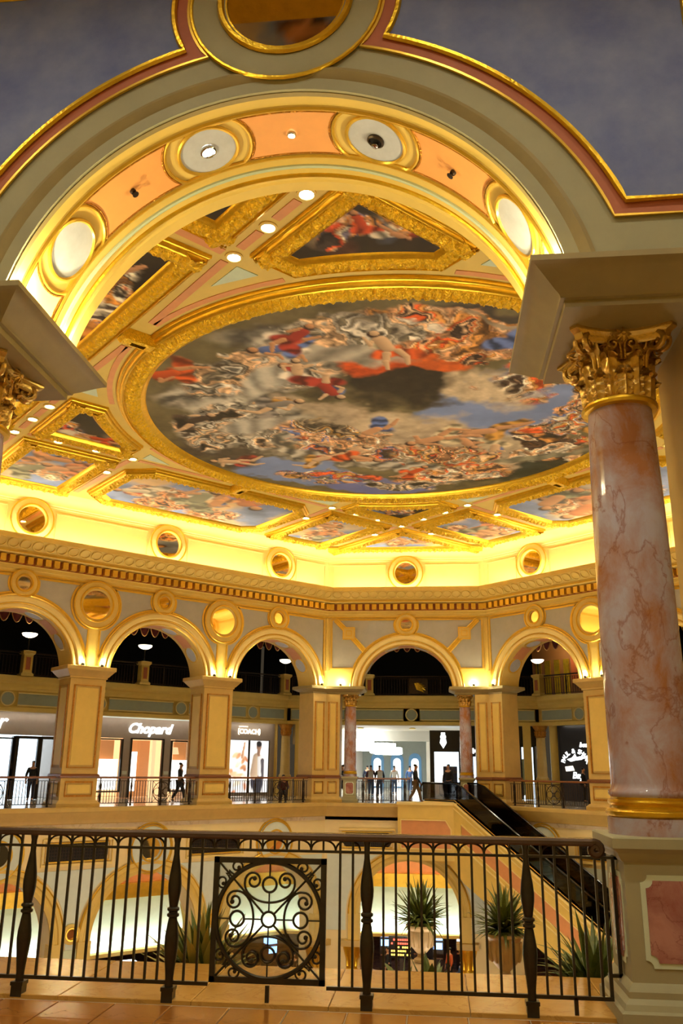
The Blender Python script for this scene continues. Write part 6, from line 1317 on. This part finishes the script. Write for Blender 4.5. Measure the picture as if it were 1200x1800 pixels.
person('person', 'person in a maroon top with a pale bag seen from behind', (-2.5, 53.5, 0), PI, 'stand', 'cloth_maroon', 'cloth_jeans', grp=G1, bag='cloth_white')
person('person', 'person in black with a white bag seen from behind', (-1.95, 53.0, 0), PI+.2, 'stand', 'cloth_black', 'cloth_jeans', grp=G1, bag='cloth_white')
person('person', 'person in a pale grey shirt deep in the passage', (-1.3, 58, 0), PI-.3, 'stand', 'cloth_white', 'cloth_jeans', grp=G1)
person('person', 'person in blue walking away deep in the passage', (-.4, 62, 0), PI, 'walk', 'cloth_blue', 'cloth_jeans', grp=G1)
person('person', 'person in navy at the left of the passage crowd', (-3.2, 60, 0), PI, 'stand', 'cloth_navy', 'cloth_tan', grp=G1)
person('person', 'person in a black shirt and brown trousers striding past the escalator landing', (.35, 44.6, 0), 1.5, 'walk', 'cloth_black', 'cloth_tan', skin='skin_dark', grp=G1, H=1.78)
person('person', 'broad person in a black shirt stepping onto the escalator', (2.0, 46.2, 0), -.5, 'stand', 'cloth_black', 'cloth_navy', skin='skin', grp=G1, H=1.8)
person('person', 'person in dark clothes in front of the round shark emblem', (9.1, 48.3, 0), 1.2, 'stand', 'cloth_black', 'cloth_black', grp=G1)
# players and machines below
for i, (x, y, c) in enumerate(((-1.6, 52.5, 'screen_blue'), (.1, 53, 'screen_white'), (1.3, 52, 'screen_blue'), (2.6, 53.5, 'screen_white'), (-.9, 55.5, 'screen_white'), (.9, 56, 'screen_blue'), (-13, 42.8, 'screen_white'), (-10.8, 45.2, 'screen_blue'), (-7.6, 49.5, 'screen_blue'))):
    machine(['slot machine with blue screen left of the message board', 'slot machine with white screen behind the message board', 'slot machine with blue screen between the urns', 'slot machine with white screen right under the lower far arch', 'slot machine with white screen deep under the lower far arch', 'slot machine with blue screen deep under the lower far arch', 'slot machine with white screen under the lowest left arch', 'slot machine with blue screen under the left arch near the spiky plant', 'slot machine with blue screen behind the scroll panel'][i], (x, y, ZL), 0 if i < 6 else .7, c)
for i, (x, y, c) in enumerate(((-2.2, 48.5, 'cloth_white'), (-1.3, 49.2, 'cloth_black'), (.6, 48.2, 'cloth_navy'), (1.9, 49.6, 'cloth_orange'), (2.5, 48.6, 'cloth_blue'), (1.2, 53.6, 'cloth_grey'), (-13.4, 41.0, 'cloth_black'), (-12.6, 42.0, 'cloth_maroon'), (-10.6, 43.2, 'cloth_white'), (-9.3, 46.0, 'cloth_orange'), (-6.2, 48.9, 'cloth_black'))):
    w = ['in white at the left of the message board', 'in black beside the message board', 'in navy between the urns', 'in orange between the urns', 'in blue right of the small urn', 'in grey deep under the lower far arch', 'in black under the left lower arch', 'in maroon under the left lower arch', 'in white under the left lower arch', 'in orange behind the scroll panel', 'in black behind the scroll panel'][i]
    person('person', 'casino player '+w, (x, y, ZL), random.Random(i).uniform(-2, 2), 'stand' if i % 2 else 'sit', c, 'cloth_black', grp='players on the casino floor')
for i, (x, y, c) in enumerate(((-2.8, 49.8, 'chair_red'), (-1.6, 47.2, 'chair_red'), (0, 49.4, 'chair_blue'), (3.0, 49.7, 'chair_blue'), (-14.2, 41.6, 'chair_red'), (-9.8, 44.8, 'chair_red'))):
    stool(['red casino chair left of the message board', 'red casino chair in front of the message board', 'blue casino chair behind the urn', 'blue casino chair right under the lower far arch', 'red casino chair under the lowest left arch', 'red casino chair under the left arch by the spiky plant'][i], (x, y, ZL), c)
def table(lab, loc, rz):
    T = root('gaming_table', lab, 'table', loc, rz, 'gaming tables'); MB().prism(arc(0, 0, 1.2, PI, 2*PI, 16), .85, .95, 'z').part('top', 'cloth_navy', T); MB().tube([(1.22*math.cos(PI+PI*i/16), 1.22*math.sin(PI+PI*i/16), .95) for i in range(17)], .07, 6).part('rim', 'door_wood', T)
    for x in (-.5, .5): MB().box(x-.2, x+.2, -.5, -.1, 0, .85).part('leg', 'door_wood', T)
table('curved gaming table between the urns', (1.5, 47.4, ZL), 0); table('curved gaming table under the left lower arch', (-11.6, 42.1, ZL), .7); table('curved gaming table behind the scroll panel', (-7.4, 47.5, ZL), .5)
# small glowing surfaces are found by chance rays only; only some have lamps beside them
for m_ in bpy.data.materials:
    if m_.name in ('sign_white', 'sign_warm', 'sign_halo', 'lamp_lens', 'lamp_bowl', 'backlit', 'led_red', 'led_yellow', 'screen_blue', 'screen_white', 'blue_door', 'shop_wood', 'shop_warm'): m_.cycles.emission_sampling = 'NONE'
